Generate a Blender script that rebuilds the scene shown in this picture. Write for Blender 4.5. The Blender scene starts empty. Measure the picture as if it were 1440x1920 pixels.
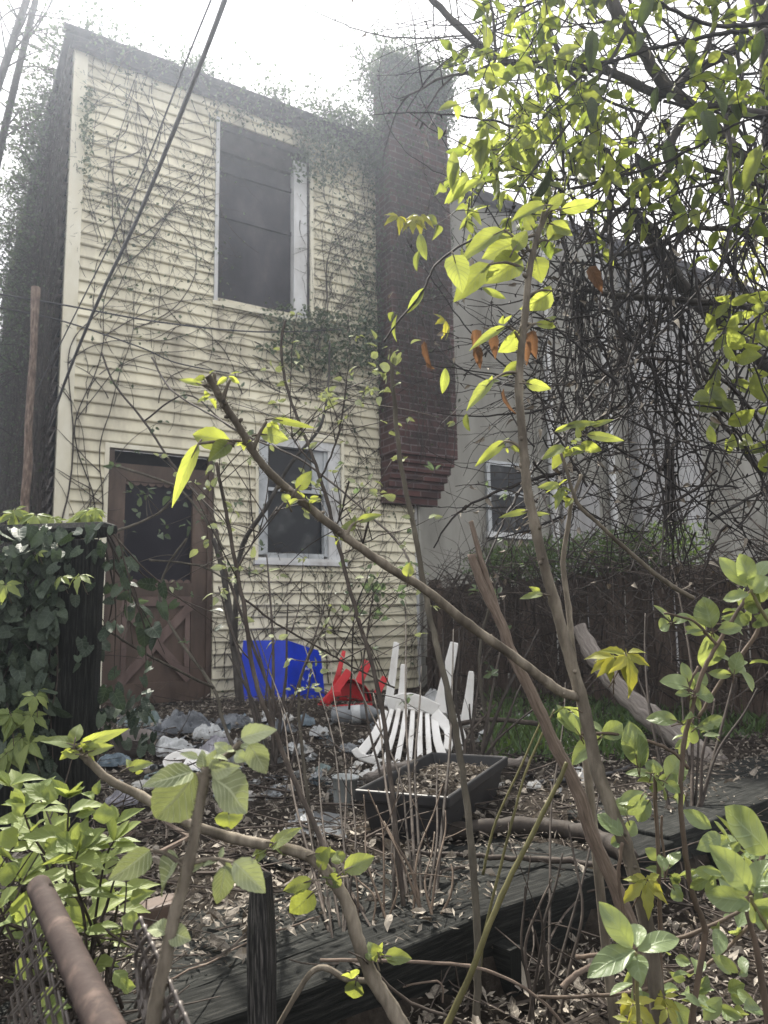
import bpy, math, random
from mathutils import Vector as V, Matrix, noise
random.seed(11)
R = random.random
def U(a, b): return a + (b - a) * random.random()
def G_(m, s): return random.gauss(m, s)
scene = bpy.context.scene
COL = scene.collection
PI = math.pi
# ------------------------------------------------------------------ camera
FPX = 1400.0; PITCH = math.radians(8.2); ROLL = math.radians(1.03); CAMZ = 0.66
CAM = V((0, 0, CAMZ))
upp = V((0, -math.sin(PITCH), math.cos(PITCH)))
fwd = V((0, math.cos(PITCH), math.sin(PITCH)))
rgt = V((1, 0, 0))
RX = rgt * math.cos(ROLL) - upp * math.sin(ROLL)
UX = rgt * math.sin(ROLL) + upp * math.cos(ROLL)
cd = bpy.data.cameras.new('camera'); cam = bpy.data.objects.new('camera', cd); COL.objects.link(cam)
cam.matrix_world = Matrix(((RX.x, UX.x, -fwd.x, 0), (RX.y, UX.y, -fwd.y, 0), (RX.z, UX.z, -fwd.z, CAMZ), (0, 0, 0, 1)))
cd.sensor_fit = 'VERTICAL'; cd.sensor_height = 36; cd.lens = FPX / 1920 * 36
cd.clip_start = 0.05; cd.clip_end = 800
cd.dof.use_dof = True; cd.dof.focus_distance = 1.7; cd.dof.aperture_fstop = 9.0
scene.camera = cam
def ray(x, y):
    return RX * ((x - 720) / FPX) + UX * ((960 - y) / FPX) + fwd
def P(x, y, Y):                      # the place seen at photo position x, y, at distance Y ahead
    q = ray(x, y); return CAM + q * (Y / q.y)
def G(x, y, z=0.0):                  # the same on the level z
    q = ray(x, y); return CAM + q * ((z - CAMZ) / q.z)
# house wall frame: s along the wall to the right, off = out of the wall towards the yard
AZ = math.radians(58.5)
DV = V((math.sin(AZ), math.cos(AZ), 0)); NV = V((DV.y, -DV.x, 0)); ZV = V((0, 0, 1))
_c = P(103, 900, 5.6); C0 = V((_c.x, _c.y, 0))
def FP(s, z, off=0.0): return C0 + DV * s + NV * off + ZV * z
def fac(x, y, off=0.0):
    q = ray(x, y); t = ((C0 + NV * off - CAM).dot(NV)) / q.dot(NV)
    p = CAM + q * t; return (p - C0).dot(DV), p.z
# ------------------------------------------------------------------ mesh builder
class MB:
    def __init__(self): self.v = []; self.f = []; self.uv = []; self.r = []; self.mi = []
    def add(self, vs, fs, uvs=None, rnd=0.5, mi=0):
        b = len(self.v)
        self.v += [tuple(p) for p in vs]; self.r += [rnd] * len(vs)
        for i, f in enumerate(fs):
            self.f.append(tuple(b + k for k in f)); self.mi.append(mi)
            if uvs is None: self.uv += [(0.5, 0.5)] * len(f)
            elif isinstance(uvs, dict): self.uv += uvs[i]
            else: self.uv += [uvs[k] for k in f]
    def tube(self, pts, rad, sides=6, rnd=None, cap=True, mi=0):
        n = len(pts)
        if n < 2: return
        rnd = R() if rnd is None else rnd
        if not isinstance(rad, (list, tuple)): rad = [rad] * n
        t0 = (pts[1] - pts[0]).normalized()
        a = t0.cross(V((0.31, 0.2, 0.93)))
        if a.length < 1e-3: a = t0.cross(V((1, 0, 0)))
        a.normalize(); vs = []; uvs = []; L = 0
        for i in range(n):
            t = (pts[min(i + 1, n - 1)] - pts[max(i - 1, 0)])
            if t.length < 1e-9: t = t0
            t = t.normalized(); a = a - t * a.dot(t)
            if a.length < 1e-4: a = t.orthogonal()
            a.normalize(); b = t.cross(a)
            if i: L += (pts[i] - pts[i - 1]).length
            for k in range(sides):
                an = 2 * PI * k / sides
                vs.append(pts[i] + (a * math.cos(an) + b * math.sin(an)) * rad[i]); uvs.append((k / sides * rad[0] * 6.3, L))
        fs = []
        for i in range(n - 1):
            for k in range(sides):
                k2 = (k + 1) % sides
                fs.append((i * sides + k, i * sides + k2, (i + 1) * sides + k2, (i + 1) * sides + k))
        if cap:
            fs.append(tuple(range(sides - 1, -1, -1))); fs.append(tuple((n - 1) * sides + k for k in range(sides)))
        self.add(vs, fs, uvs, rnd, mi)
    def box(self, c, ax, ay, az, sx, sy, sz, seg=1, warp=0.0, rnd=None, mi=0, taper=1.0):
        # sx is the long side (u of the grain); sizes are full
        rnd = R() if rnd is None else rnd
        vs = []; n = seg + 1
        for i in range(n):
            u = (i / seg - 0.5) * sx
            w = V((G_(0, 1), G_(0, 1), G_(0, 1))) * warp
            k = 1 + (taper - 1) * i / seg
            for (a, b) in ((-1, -1), (1, -1), (1, 1), (-1, 1)):
                j = V((G_(0, 1), G_(0, 1), G_(0, 1))) * warp * 0.4
                vs.append(c + ax * u + ay * (a * sy / 2 * k) + az * (b * sz / 2 * k) + w + j)
        fs = []; uvd = {}
        o = R() * 7
        for i in range(seg):
            for k in range(4):
                k2 = (k + 1) % 4
                uvd[len(fs)] = [(i / seg * sx + o, k * .3), (i / seg * sx + o, k * .3 + (sy if k % 2 == 0 else sz)), ((i + 1) / seg * sx + o, k * .3 + (sy if k % 2 == 0 else sz)), ((i + 1) / seg * sx + o, k * .3)]
                fs.append((i * 4 + k, i * 4 + k2, (i + 1) * 4 + k2, (i + 1) * 4 + k))
        uvd[len(fs)] = [(o, 0), (o, sz), (o + .02, sz), (o + .02, 0)]; fs.append((3, 2, 1, 0))
        b = seg * 4
        uvd[len(fs)] = [(o, 0), (o, sz), (o + .02, sz), (o + .02, 0)]; fs.append((b, b + 1, b + 2, b + 3))
        self.add(vs, fs, uvd, rnd, mi)
    def fbox(self, s0, s1, z0, z1, o0, o1, rnd=None, mi=0, seg=1, warp=0.0):   # a box on the house wall
        c = FP((s0 + s1) / 2, (z0 + z1) / 2, (o0 + o1) / 2)
        if (s1 - s0) >= (z1 - z0): self.box(c, DV, NV, ZV, s1 - s0, o1 - o0, z1 - z0, seg, warp, rnd, mi)
        else: self.box(c, ZV, DV, NV, z1 - z0, s1 - s0, o1 - o0, seg, warp, rnd, mi)
    def leaf(self, B, D, N, L, W, kind='ovate', n=6, m=2, curl=0.15, fold=0.25, rnd=None, serr=0.0, wave=0.0):
        rnd = R() if rnd is None else rnd
        D = D.normalized(); N = (N - D * N.dot(D))
        if N.length < 1e-4: N = D.orthogonal()
        N.normalize(); S = D.cross(N)
        vs = []; uvs = []; ph = R() * 6
        for i in range(n + 1):
            t = i / n
            if kind == 'ovate': w = (math.sin(PI * min(1, t ** 0.68)) ** 0.85) if 0 < t < 1 else 0
            elif kind == 'ell': w = math.sin(PI * t) ** 0.72 if 0 < t < 1 else 0
            elif kind == 'lance': w = math.sin(PI * t ** 0.8) ** 1.2 if 0 < t < 1 else 0
            elif kind == 'heart': w = (0.75 + .5 * t) * math.sqrt(max(0, 1 - t ** 1.35)) if t > 0 else 0.45
            else: w = math.sin(PI * t)
            if i == 0: w = max(w, .04)
            w = max(w, 0.012) * W / 2
            if serr and 0 < i < n: w *= 1 + serr * (1 if i % 2 else -1)
            c = B + D * (L * (t - .12 * curl * t * t)) - N * (curl * L * t * t)
            for j in range(-m, m + 1):
                a = j / m
                back = -.22 * L * abs(a) ** 2 * (1 - t) * (1 if kind == 'heart' else 0)
                vs.append(c + S * (w * a * (1 - .15 * fold)) + N * (fold * w * abs(a) + wave * w * math.sin(t * 7 + ph + a * 2)) + D * back)
                uvs.append((.5 + .5 * a, t))
        fs = []; q = 2 * m + 1
        for i in range(n):
            for j in range(2 * m):
                fs.append((i * q + j, i * q + j + 1, (i + 1) * q + j + 1, (i + 1) * q + j))
        self.add(vs, fs, uvs, rnd)
    def tiny(self, B, D, N, L, W, rnd=None):
        rnd = R() if rnd is None else rnd
        D = D.normalized(); S = D.cross(N)
        if S.length < 1e-4: S = D.orthogonal()
        S.normalize(); N = S.cross(D); k = U(.05, .3)
        self.add([B, B + D * L * .45 + S * W * .5 + N * k * W, B + D * L, B + D * L * .45 - S * W * .5 + N * k * W, B + D * L * .5 - N * .02 * L],
                 [(0, 1, 4), (1, 2, 4), (2, 3, 4), (3, 0, 4)], [(.5, 0), (1, .45), (.5, 1), (0, .45), (.5, .5)], rnd)
    def grid(self, fn, nu, nv, rnd=.5, mi=0):
        vs = []; uvs = []
        for i in range(nu + 1):
            for j in range(nv + 1):
                vs.append(fn(i / nu, j / nv)); uvs.append((i / nu, j / nv))
        fs = [(i * (nv + 1) + j, (i + 1) * (nv + 1) + j, (i + 1) * (nv + 1) + j + 1, i * (nv + 1) + j + 1) for i in range(nu) for j in range(nv)]
        self.add(vs, fs, uvs, rnd, mi)
    def build(self, name, mat, parent=None, smooth=False):
        me = bpy.data.meshes.new(name)
        o0 = V((0, 0, 0))
        me.from_pydata(self.v, [], self.f)
        uvl = me.uv_layers.new(name='uv'); uvl.data.foreach_set('uv', [c for t in self.uv for c in t])
        at = me.attributes.new('rnd', 'FLOAT', 'POINT'); at.data.foreach_set('value', self.r)
        mats = mat if isinstance(mat, (list, tuple)) else [mat]
        for m in mats: me.materials.append(m)
        if len(mats) > 1: me.polygons.foreach_set('material_index', self.mi)
        if smooth: me.polygons.foreach_set('use_smooth', [True] * len(me.polygons))
        me.update()
        o = bpy.data.objects.new(name, me); COL.objects.link(o)
        if parent is not None:
            o.parent = parent; o.matrix_parent_inverse = Matrix.Translation(-parent.location)
        return o
def tag(o, label=None, cat=None, group=None, kind=None):
    if label: o['label'] = label
    if cat: o['category'] = cat
    if group: o['group'] = group
    if kind: o['kind'] = kind
    return o
def thing(name, loc, label, cat, group=None):
    o = bpy.data.objects.new(name, None); o.location = loc; o.empty_display_size = .1; COL.objects.link(o)
    return tag(o, label, cat, group)
def solid(o, t):
    m = o.modifiers.new('solid', 'SOLIDIFY'); m.thickness = t; m.offset = 0; return o
def bevel(o, w, seg=2):
    m = o.modifiers.new('bevel', 'BEVEL'); m.width = w; m.segments = seg; m.limit_method = 'ANGLE'; return o
def smooth_path(pts, k=5):
    out = []; n = len(pts)
    for i in range(n - 1):
        p0 = pts[max(i - 1, 0)]; p1 = pts[i]; p2 = pts[i + 1]; p3 = pts[min(i + 2, n - 1)]
        for j in range(k):
            t = j / k
            out.append(0.5 * ((2 * p1) + (p2 - p0) * t + (2 * p0 - 5 * p1 + 4 * p2 - p3) * t * t + (3 * p1 - p0 - 3 * p2 + p3) * t ** 3))
    out.append(pts[-1].copy()); return out
def lerp(a, b, t): return a + (b - a) * t
# ------------------------------------------------------------------ materials
def newmat(name):
    m = bpy.data.materials.new(name); m.use_nodes = True
    nt = m.node_tree; nt.nodes.clear()
    out = nt.nodes.new('ShaderNodeOutputMaterial')
    return m, nt, out
def nd(nt, t, **kw):
    n = nt.nodes.new(t)
    for k, v in kw.items():
        if k in n.inputs.keys(): n.inputs[k].default_value = v
        else: setattr(n, k, v)
    return n
def ramp(nt, stops, src):
    r = nt.nodes.new('ShaderNodeValToRGB'); e = r.color_ramp.elements
    while len(e) < len(stops): e.new(0.5)
    for i, (p, c) in enumerate(stops):
        e[i].position = p; e[i].color = (c[0], c[1], c[2], 1) if len(c) == 3 else c
    nt.links.new(src, r.inputs[0]); return r.outputs[0]
def surf(name, stops, scale=6.0, stretch=(1, 1, 1), rough=0.8, spec=0.3, bump=0.3, bdist=.01, coord='Object', detail=6, fine=None, rndamt=0.0, metal=0.0, bscale=None):
    m, nt, out = newmat(name); L = nt.links.new
    tc = nd(nt, 'ShaderNodeTexCoord'); mp = nd(nt, 'ShaderNodeMapping'); mp.inputs['Scale'].default_value = stretch
    L(tc.outputs[coord], mp.inputs['Vector'])
    n1 = nd(nt, 'ShaderNodeTexNoise'); n1.inputs['Scale'].default_value = scale; n1.inputs['Detail'].default_value = detail; n1.inputs['Roughness'].default_value = .62
    L(mp.outputs[0], n1.inputs['Vector'])
    col = ramp(nt, stops, n1.outputs['Fac'])
    if rndamt:
        at = nd(nt, 'ShaderNodeAttribute'); at.attribute_name = 'rnd'
        mr = nd(nt, 'ShaderNodeMapRange'); mr.inputs['To Min'].default_value = 1 - rndamt; mr.inputs['To Max'].default_value = 1 + rndamt
        L(at.outputs['Fac'], mr.inputs['Value'])
        hs = nd(nt, 'ShaderNodeHueSaturation'); L(col, hs.inputs['Color']); L(mr.outputs[0], hs.inputs['Value']); col = hs.outputs[0]
    b = nd(nt, 'ShaderNodeBsdfPrincipled'); L(col, b.inputs['Base Color'])
    b.inputs['Roughness'].default_value = rough; b.inputs['Specular IOR Level'].default_value = spec; b.inputs['Metallic'].default_value = metal
    if bump:
        n2 = nd(nt, 'ShaderNodeTexNoise'); n2.inputs['Scale'].default_value = bscale or scale * 2.5; n2.inputs['Detail'].default_value = 8; n2.inputs['Roughness'].default_value = .7
        L(mp.outputs[0], n2.inputs['Vector'])
        bp = nd(nt, 'ShaderNodeBump'); bp.inputs['Strength'].default_value = bump; bp.inputs['Distance'].default_value = bdist
        L(n2.outputs['Fac'], bp.inputs['Height']); L(bp.outputs[0], b.inputs['Normal'])
    L(b.outputs[0], out.inputs['Surface']); return m
def leafmat(name, refl, refl2, trans, tf=0.45, rough=.45, spec=.4, vein=.35, sc=9):
    # a leaf: reflects one colour, lets light through in another; veins follow the blade's own uv
    m, nt, out = newmat(name); L = nt.links.new
    at = nd(nt, 'ShaderNodeAttribute'); at.attribute_name = 'rnd'
    uv = nd(nt, 'ShaderNodeUVMap'); uv.uv_map = 'uv'
    sp = nd(nt, 'ShaderNodeSeparateXYZ'); L(uv.outputs[0], sp.inputs[0])
    sub = nd(nt, 'ShaderNodeMath', operation='SUBTRACT'); L(sp.outputs[0], sub.inputs[0]); sub.inputs[1].default_value = .5
    ab = nd(nt, 'ShaderNodeMath', operation='ABSOLUTE'); L(sub.outputs[0], ab.inputs[0])
    # side veins: v - |u| * .6 repeated
    mu = nd(nt, 'ShaderNodeMath', operation='MULTIPLY_ADD'); L(ab.outputs[0], mu.inputs[0]); mu.inputs[1].default_value = -.55; L(sp.outputs[1], mu.inputs[2])
    m2 = nd(nt, 'ShaderNodeMath', operation='MULTIPLY'); L(mu.outputs[0], m2.inputs[0]); m2.inputs[1].default_value = sc
    fr = nd(nt, 'ShaderNodeMath', operation='FRACT'); L(m2.outputs[0], fr.inputs[0])
    pg = nd(nt, 'ShaderNodeMath', operation='PINGPONG'); L(m2.outputs[0], pg.inputs[0]); pg.inputs[1].default_value = .5
    ls = nd(nt, 'ShaderNodeMapRange', interpolation_type='SMOOTHSTEP'); L(pg.outputs[0], ls.inputs['Value']); ls.inputs['From Min'].default_value = 0; ls.inputs['From Max'].default_value = .13; ls.inputs['To Min'].default_value = 1; ls.inputs['To Max'].default_value = 0
    mid = nd(nt, 'ShaderNodeMapRange', interpolation_type='SMOOTHSTEP'); L(ab.outputs[0], mid.inputs['Value']); mid.inputs['From Min'].default_value = .01; mid.inputs['From Max'].default_value = .045; mid.inputs['To Min'].default_value = 1; mid.inputs['To Max'].default_value = 0
    vmax = nd(nt, 'ShaderNodeMath', operation='MAXIMUM'); L(ls.outputs[0], vmax.inputs[0]); L(mid.outputs[0], vmax.inputs[1])
    tc = nd(nt, 'ShaderNodeTexCoord'); no = nd(nt, 'ShaderNodeTexNoise'); no.inputs['Scale'].default_value = 38; no.inputs['Detail'].default_value = 7; L(tc.outputs['Object'], no.inputs['Vector'])
    ad = nd(nt, 'ShaderNodeMath', operation='MULTIPLY_ADD'); L(no.outputs['Fac'], ad.inputs[0]); ad.inputs[1].default_value = 1.3; L(at.outputs['Fac'], ad.inputs[2])
    sb = nd(nt, 'ShaderNodeMath', operation='SUBTRACT', use_clamp=True); L(ad.outputs[0], sb.inputs[0]); sb.inputs[1].default_value = .65
    mx = nd(nt, 'ShaderNodeMix', data_type='RGBA'); L(sb.outputs[0], mx.inputs[0]); mx.inputs[6].default_value = (*refl, 1); mx.inputs[7].default_value = (*refl2, 1)
    vm = nd(nt, 'ShaderNodeMath', operation='MULTIPLY'); L(vmax.outputs[0], vm.inputs[0]); vm.inputs[1].default_value = min(1, vein * 1.35)
    mv = nd(nt, 'ShaderNodeMix', data_type='RGBA'); L(vm.outputs[0], mv.inputs[0]); L(mx.outputs[2], mv.inputs[6]); mv.inputs[7].default_value = (*[min(1, c * 1.5 + .02) for c in refl2], 1)
    b = nd(nt, 'ShaderNodeBsdfPrincipled'); L(mv.outputs[2], b.inputs['Base Color']); b.inputs['Roughness'].default_value = rough; b.inputs['Specular IOR Level'].default_value = spec
    bp = nd(nt, 'ShaderNodeBump'); bp.inputs['Strength'].default_value = .35; bp.inputs['Distance'].default_value = .002; L(vmax.outputs[0], bp.inputs['Height']); L(bp.outputs[0], b.inputs['Normal'])
    tr = nd(nt, 'ShaderNodeBsdfTranslucent')
    tm = nd(nt, 'ShaderNodeMix', data_type='RGBA'); L(vm.outputs[0], tm.inputs[0]); tm.inputs[7].default_value = (*[c * .30 for c in trans], 1)
    th = nd(nt, 'ShaderNodeHueSaturation'); th.inputs['Color'].default_value = (*trans, 1)
    mr = nd(nt, 'ShaderNodeMapRange'); mr.inputs['To Min'].default_value = .6; mr.inputs['To Max'].default_value = 1.25; L(sb.outputs[0], mr.inputs['Value']); L(mr.outputs[0], th.inputs['Value'])
    L(th.outputs[0], tm.inputs[6]); L(tm.outputs[2], tr.inputs['Color'])
    ms = nd(nt, 'ShaderNodeMixShader'); ms.inputs[0].default_value = tf; L(b.outputs[0], ms.inputs[1]); L(tr.outputs[0], ms.inputs[2])
    L(ms.outputs[0], out.inputs['Surface']); return m
M = {}
M['siding'] = surf('cream siding', [(.22, (.25, .225, .165)), (.36, (.50, .465, .36)), (.52, (.715, .675, .515)), (.8, (.79, .76, .60))], 2.6, (1.3, 1.3, .3), .6, .3, .1, .004, detail=9, rndamt=.09)
M['cream'] = surf('cream trim', [(.3, (.62, .58, .43)), (.7, (.79, .765, .64))], 5, (1, 1, .4), .5, .35, .1, .003)
M['whitetrim'] = surf('weathered white paint', [(.28, (.16, .13, .10)), (.42, (.50, .50, .49)), (.7, (.68, .70, .71))], 5, (1, 1, .35), .6, .3, .3, .004)
M['greyframe'] = surf('grey window frame', [(.3, (.3, .32, .33)), (.7, (.55, .58, .60))], 7, (1, 1, 1), .5, .4, .15, .003)
M['darkscreen'] = surf('dusty window screen', [(.35, (.010, .009, .014)), (.6, (.022, .020, .026)), (.82, (.06, .056, .06))], 2.3, (1, 1, .6), .6, .15, .05, .002, detail=8)
M['upscreen'] = surf('insect screen with painted haze', [(.3, (.022, .021, .027)), (.55, (.05, .048, .056)), (.72, (.085, .082, .09)), (.86, (.17, .165, .17))], 3.2, (1, 1, .55), .8, .15, .15, .004, detail=10)  # lighter copy of the window screen, veil of haze put into the colour
M['void'] = surf('near black unlit void', [(.4, (.008, .008, .010)), (.7, (.02, .02, .022))], 3, rough=.9, spec=.1, bump=0)  # shade of unlit hollows put into a near-black colour
m, nt, out = newmat('window glass'); b = nd(nt, 'ShaderNodeBsdfPrincipled'); b.inputs['Base Color'].default_value = (.018, .02, .023, 1); b.inputs['Roughness'].default_value = .08; b.inputs['Specular IOR Level'].default_value = .22
tc = nd(nt, 'ShaderNodeTexCoord'); no = nd(nt, 'ShaderNodeTexNoise'); no.inputs['Scale'].default_value = 5; nt.links.new(tc.outputs['Object'], no.inputs['Vector'])
nt.links.new(ramp(nt, [(.45, (.06, .06, .06)), (.75, (.4, .4, .4))], no.outputs['Fac']), b.inputs['Roughness'])
nt.links.new(ramp(nt, [(.5, (.014, .016, .02)), (.8, (.08, .085, .085))], no.outputs['Fac']), b.inputs['Base Color'])
nt.links.new(b.outputs[0], out.inputs['Surface']); M['glass'] = m
M['brownpaint'] = surf('brown door paint', [(.3, (.045, .031, .024)), (.6, (.10, .069, .053)), (.85, (.17, .128, .10))], 6, (1, 1, .3), .6, .35, .2, .003)
M['brownlit'] = surf('brown door moulding with painted relief', [(.3, (.085, .06, .052)), (.6, (.16, .115, .10)), (.85, (.24, .19, .165))], 7, (1, 1, .4), .7, .25, .25, .003)  # lighter brown paints in the relief that flat light leaves out
M['fascia'] = surf('rotten dark fascia', [(.3, (.02, .018, .02)), (.7, (.07, .06, .065))], 8, (1, 1, 1), .9, .1, .5, .02)
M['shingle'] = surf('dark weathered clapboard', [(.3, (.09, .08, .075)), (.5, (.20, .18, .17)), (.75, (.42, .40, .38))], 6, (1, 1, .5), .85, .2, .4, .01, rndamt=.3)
def brickmat():
    m, nt, out = newmat('red brick'); L = nt.links.new
    uv = nd(nt, 'ShaderNodeUVMap'); uv.uv_map = 'uv'
    br = nd(nt, 'ShaderNodeTexBrick'); br.offset = .5; br.inputs['Scale'].default_value = 1; br.inputs['Brick Width'].default_value = .205; br.inputs['Row Height'].default_value = .068; br.inputs['Mortar Size'].default_value = .007; br.inputs['Mortar Smooth'].default_value = .2; br.inputs['Bias'].default_value = -.1
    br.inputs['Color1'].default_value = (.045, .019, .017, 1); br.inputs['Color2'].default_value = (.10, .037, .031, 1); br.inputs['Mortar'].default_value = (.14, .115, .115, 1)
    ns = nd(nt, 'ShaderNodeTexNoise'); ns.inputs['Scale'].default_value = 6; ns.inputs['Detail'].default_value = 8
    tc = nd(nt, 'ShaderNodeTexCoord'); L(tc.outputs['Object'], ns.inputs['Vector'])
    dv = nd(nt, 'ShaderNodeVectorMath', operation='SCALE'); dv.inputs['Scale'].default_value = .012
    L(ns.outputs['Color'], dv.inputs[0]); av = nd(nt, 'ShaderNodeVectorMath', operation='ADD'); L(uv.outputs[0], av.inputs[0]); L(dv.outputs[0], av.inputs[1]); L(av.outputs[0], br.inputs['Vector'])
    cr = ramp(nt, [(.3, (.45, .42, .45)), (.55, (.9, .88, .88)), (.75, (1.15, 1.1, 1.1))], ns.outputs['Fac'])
    mx = nd(nt, 'ShaderNodeMix', data_type='RGBA', blend_type='MULTIPLY'); mx.inputs[0].default_value = 1; L(br.outputs['Color'], mx.inputs[6]); L(cr, mx.inputs[7])
    b = nd(nt, 'ShaderNodeBsdfPrincipled'); L(mx.outputs[2], b.inputs['Base Color']); b.inputs['Roughness'].default_value = .85
    iv = nd(nt, 'ShaderNodeMath', operation='SUBTRACT'); iv.inputs[0].default_value = 1; L(br.outputs['Fac'], iv.inputs[1])
    hh = nd(nt, 'ShaderNodeMath', operation='MULTIPLY_ADD'); L(ns.outputs['Fac'], hh.inputs[0]); hh.inputs[1].default_value = .6; L(iv.outputs[0], hh.inputs[2])
    bp = nd(nt, 'ShaderNodeBump'); bp.inputs['Strength'].default_value = .7; bp.inputs['Distance'].default_value = .012; L(hh.outputs[0], bp.inputs['Height']); L(bp.outputs[0], b.inputs['Normal'])
    L(b.outputs[0], out.inputs['Surface']); return m
M['brick'] = brickmat()
M['stucco'] = surf('stained grey stucco', [(.22, (.10, .095, .08)), (.42, (.22, .215, .19)), (.6, (.31, .305, .275)), (.8, (.40, .395, .36))], 1.6, (1, 1, .4), .9, .15, .25, .01, detail=9)
M['palesiding'] = surf('pale board wall', [(.25, (.17, .165, .16)), (.6, (.33, .33, .33)), (.8, (.46, .465, .47))], 2.4, (1, 1, .3), .7, .3, .15, .006)
M['darkwood'] = surf('blackened timber', [(.3, (.006, .0065, .006)), (.5, (.018, .0195, .018)), (.75, (.065, .064, .059))], 9, (1.0, 14, 1), .85, .15, .8, .006, coord='UV', detail=9, rndamt=.25)
M['charwood'] = surf('charred round wood', [(.3, (.008, .008, .008)), (.48, (.03, .03, .029)), (.66, (.16, .15, .14))], 9, (34, 1.6, 1), .85, .15, .9, .005, coord='UV', detail=9)
M['greywood'] = surf('silvered dead wood', [(.3, (.10, .085, .075)), (.55, (.27, .24, .215)), (.8, (.46, .43, .40))], 7, (14, 1.2, 1), .85, .2, .9, .006, coord='UV', detail=8)
M['fencewood'] = surf('old brown picket wood', [(.3, (.045, .034, .028)), (.6, (.13, .10, .082)), (.85, (.25, .205, .175))], 8, (1, 12, 1), .9, .15, .7, .006, coord='UV', rndamt=.35)
M['polewood'] = surf('peeling orange pole wood', [(.3, (.05, .037, .03)), (.5, (.14, .10, .078)), (.75, (.34, .27, .22))], 5, (10, 2.5, 1), .8, .2, .6, .006, coord='UV')
M['bark'] = surf('grey green sapling bark', [(.3, (.045, .040, .032)), (.6, (.09, .08, .062)), (.85, (.20, .18, .14))], 30, (1, 1, .4), .8, .25, .5, .003, rndamt=.2)
M['barkfuzzy'] = surf('pale downy bark', [(.3, (.05, .042, .034)), (.5, (.13, .112, .088)), (.75, (.33, .29, .23))], 26, (1, 1, .3), .9, .2, .5, .002, rndamt=.1)
M['barkdark'] = surf('dark twig bark', [(.3, (.022, .017, .014)), (.6, (.055, .044, .036)), (.85, (.12, .10, .08))], 40, (1, 1, .5), .75, .3, .4, .003, rndamt=.4)
M['barkdead'] = surf('bleached dead bark', [(.3, (.10, .078, .062)), (.55, (.19, .148, .12)), (.8, (.33, .27, .225))], 18, (9, 1.2, 1), .85, .2, .7, .004, coord='UV')
M['barkgreen'] = surf('olive green bark', [(.3, (.075, .07, .028)), (.6, (.14, .13, .055)), (.85, (.24, .21, .11))], 20, (1, 1, .4), .6, .35, .3, .002)
M['barkred'] = surf('reddish cane bark', [(.3, (.06, .045, .034)), (.6, (.12, .088, .064)), (.85, (.26, .20, .15))], 25, (1, 1, .4), .65, .3, .3, .002)
M['limb'] = surf('grey limb bark', [(.3, (.035, .031, .028)), (.6, (.085, .078, .07)), (.85, (.19, .18, .165))], 22, (1, 1, .4), .85, .2, .7, .006)
M['leafbig'] = leafmat('downy ovate leaf', (.13, .17, .075), (.25, .29, .15), (.48, .53, .085), .5, .75, .2, .5, 8)
M['leafdusty'] = leafmat('downy pale leaf', (.17, .20, .11), (.36, .39, .25), (.30, .34, .11), .30, .85, .15, .8, 8)
M['leafbush'] = leafmat('smooth oval leaf', (.12, .17, .075), (.22, .28, .14), (.40, .46, .11), .40, .40, .45, .35, 5)
M['leaflight'] = leafmat('young serrate leaf', (.13, .18, .055), (.24, .29, .10), (.38, .44, .09), .38, .5, .35, .4, 6)
M['leafcreeper'] = leafmat('young creeper leaf', (.20, .23, .05), (.32, .32, .08), (.52, .48, .05), .45, .5, .35, .4, 7)
M['leafivy'] = leafmat('dusty ivy leaf', (.020, .034, .022), (.070, .094, .064), (.05, .085, .024), .13, .5, .28, .3, 5)
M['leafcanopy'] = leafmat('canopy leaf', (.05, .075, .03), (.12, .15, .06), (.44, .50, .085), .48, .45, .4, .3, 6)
M['leafmid'] = leafmat('canopy leaf with painted shade', (.04, .065, .022), (.10, .135, .045), (.30, .38, .05), .45, .5, .3, .3, 6)  # darker copy of the canopy leaf, overhead shade put into its colour
M['vinebark'] = surf('black vine bark', [(.3, (.010, .008, .008)), (.6, (.028, .023, .021)), (.85, (.085, .07, .06))], 40, (1, 1, .5), .7, .3, .4, .003, rndamt=.5)
M['leafdark'] = leafmat('old evergreen leaf', (.025, .038, .018), (.055, .075, .035), (.10, .15, .025), .25, .5, .3, .2, 6)
M['leaftiny'] = leafmat('small wall creeper leaf', (.05, .075, .048), (.12, .155, .10), (.17, .24, .10), .35, .5, .3, .1, 4)
M['leafyellow'] = leafmat('distant spring leaf', (.16, .20, .04), (.30, .30, .08), (.60, .62, .06), .5, .5, .3, .1, 4)
M['leafdead'] = leafmat('dead orange leaf', (.09, .05, .03), (.18, .11, .06), (.26, .13, .06), .35, .7, .2, .4, 6)
M['leafhedge'] = leafmat('hedge leaf', (.045, .08, .032), (.10, .16, .065), (.20, .30, .05), .3, .45, .35, .1, 4)
M['brushbark'] = surf('brown dead brush bark', [(.3, (.03, .025, .022)), (.6, (.085, .07, .06)), (.85, (.19, .165, .145))], 30, (1, 1, .5), .85, .2, .4, .003, rndamt=.5)
M['leafvinedark'] = leafmat('dark rooftop creeper leaf', (.03, .042, .03), (.075, .10, .06), (.12, .17, .06), .3, .5, .3, .1, 4)
M['litter'] = leafmat('dry leaf litter', (.085, .073, .061), (.37, .335, .285), (.12, .09, .06), .10, .85, .15, .2, 5)
M['soil'] = surf('dark littered soil', [(.25, (.012, .010, .008)), (.5, (.048, .040, .033)), (.72, (.085, .072, .06)), (.88, (.19, .165, .14))], 26, (1, 1, 1), .95, .1, 1.0, .03, detail=12, bscale=55)
M['steel'] = surf('rusty painted pipe', [(.3, (.028, .020, .018)), (.55, (.05, .037, .033)), (.74, (.13, .095, .078))], 26, (1, 1, 1), .75, .15, .5, .002, detail=9)
M['wire'] = surf('dull chain link wire', [(.3, (.06, .05, .045)), (.7, (.20, .18, .165))], 40, rough=.5, spec=.5, bump=.2, bdist=.001, metal=.4)
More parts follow.
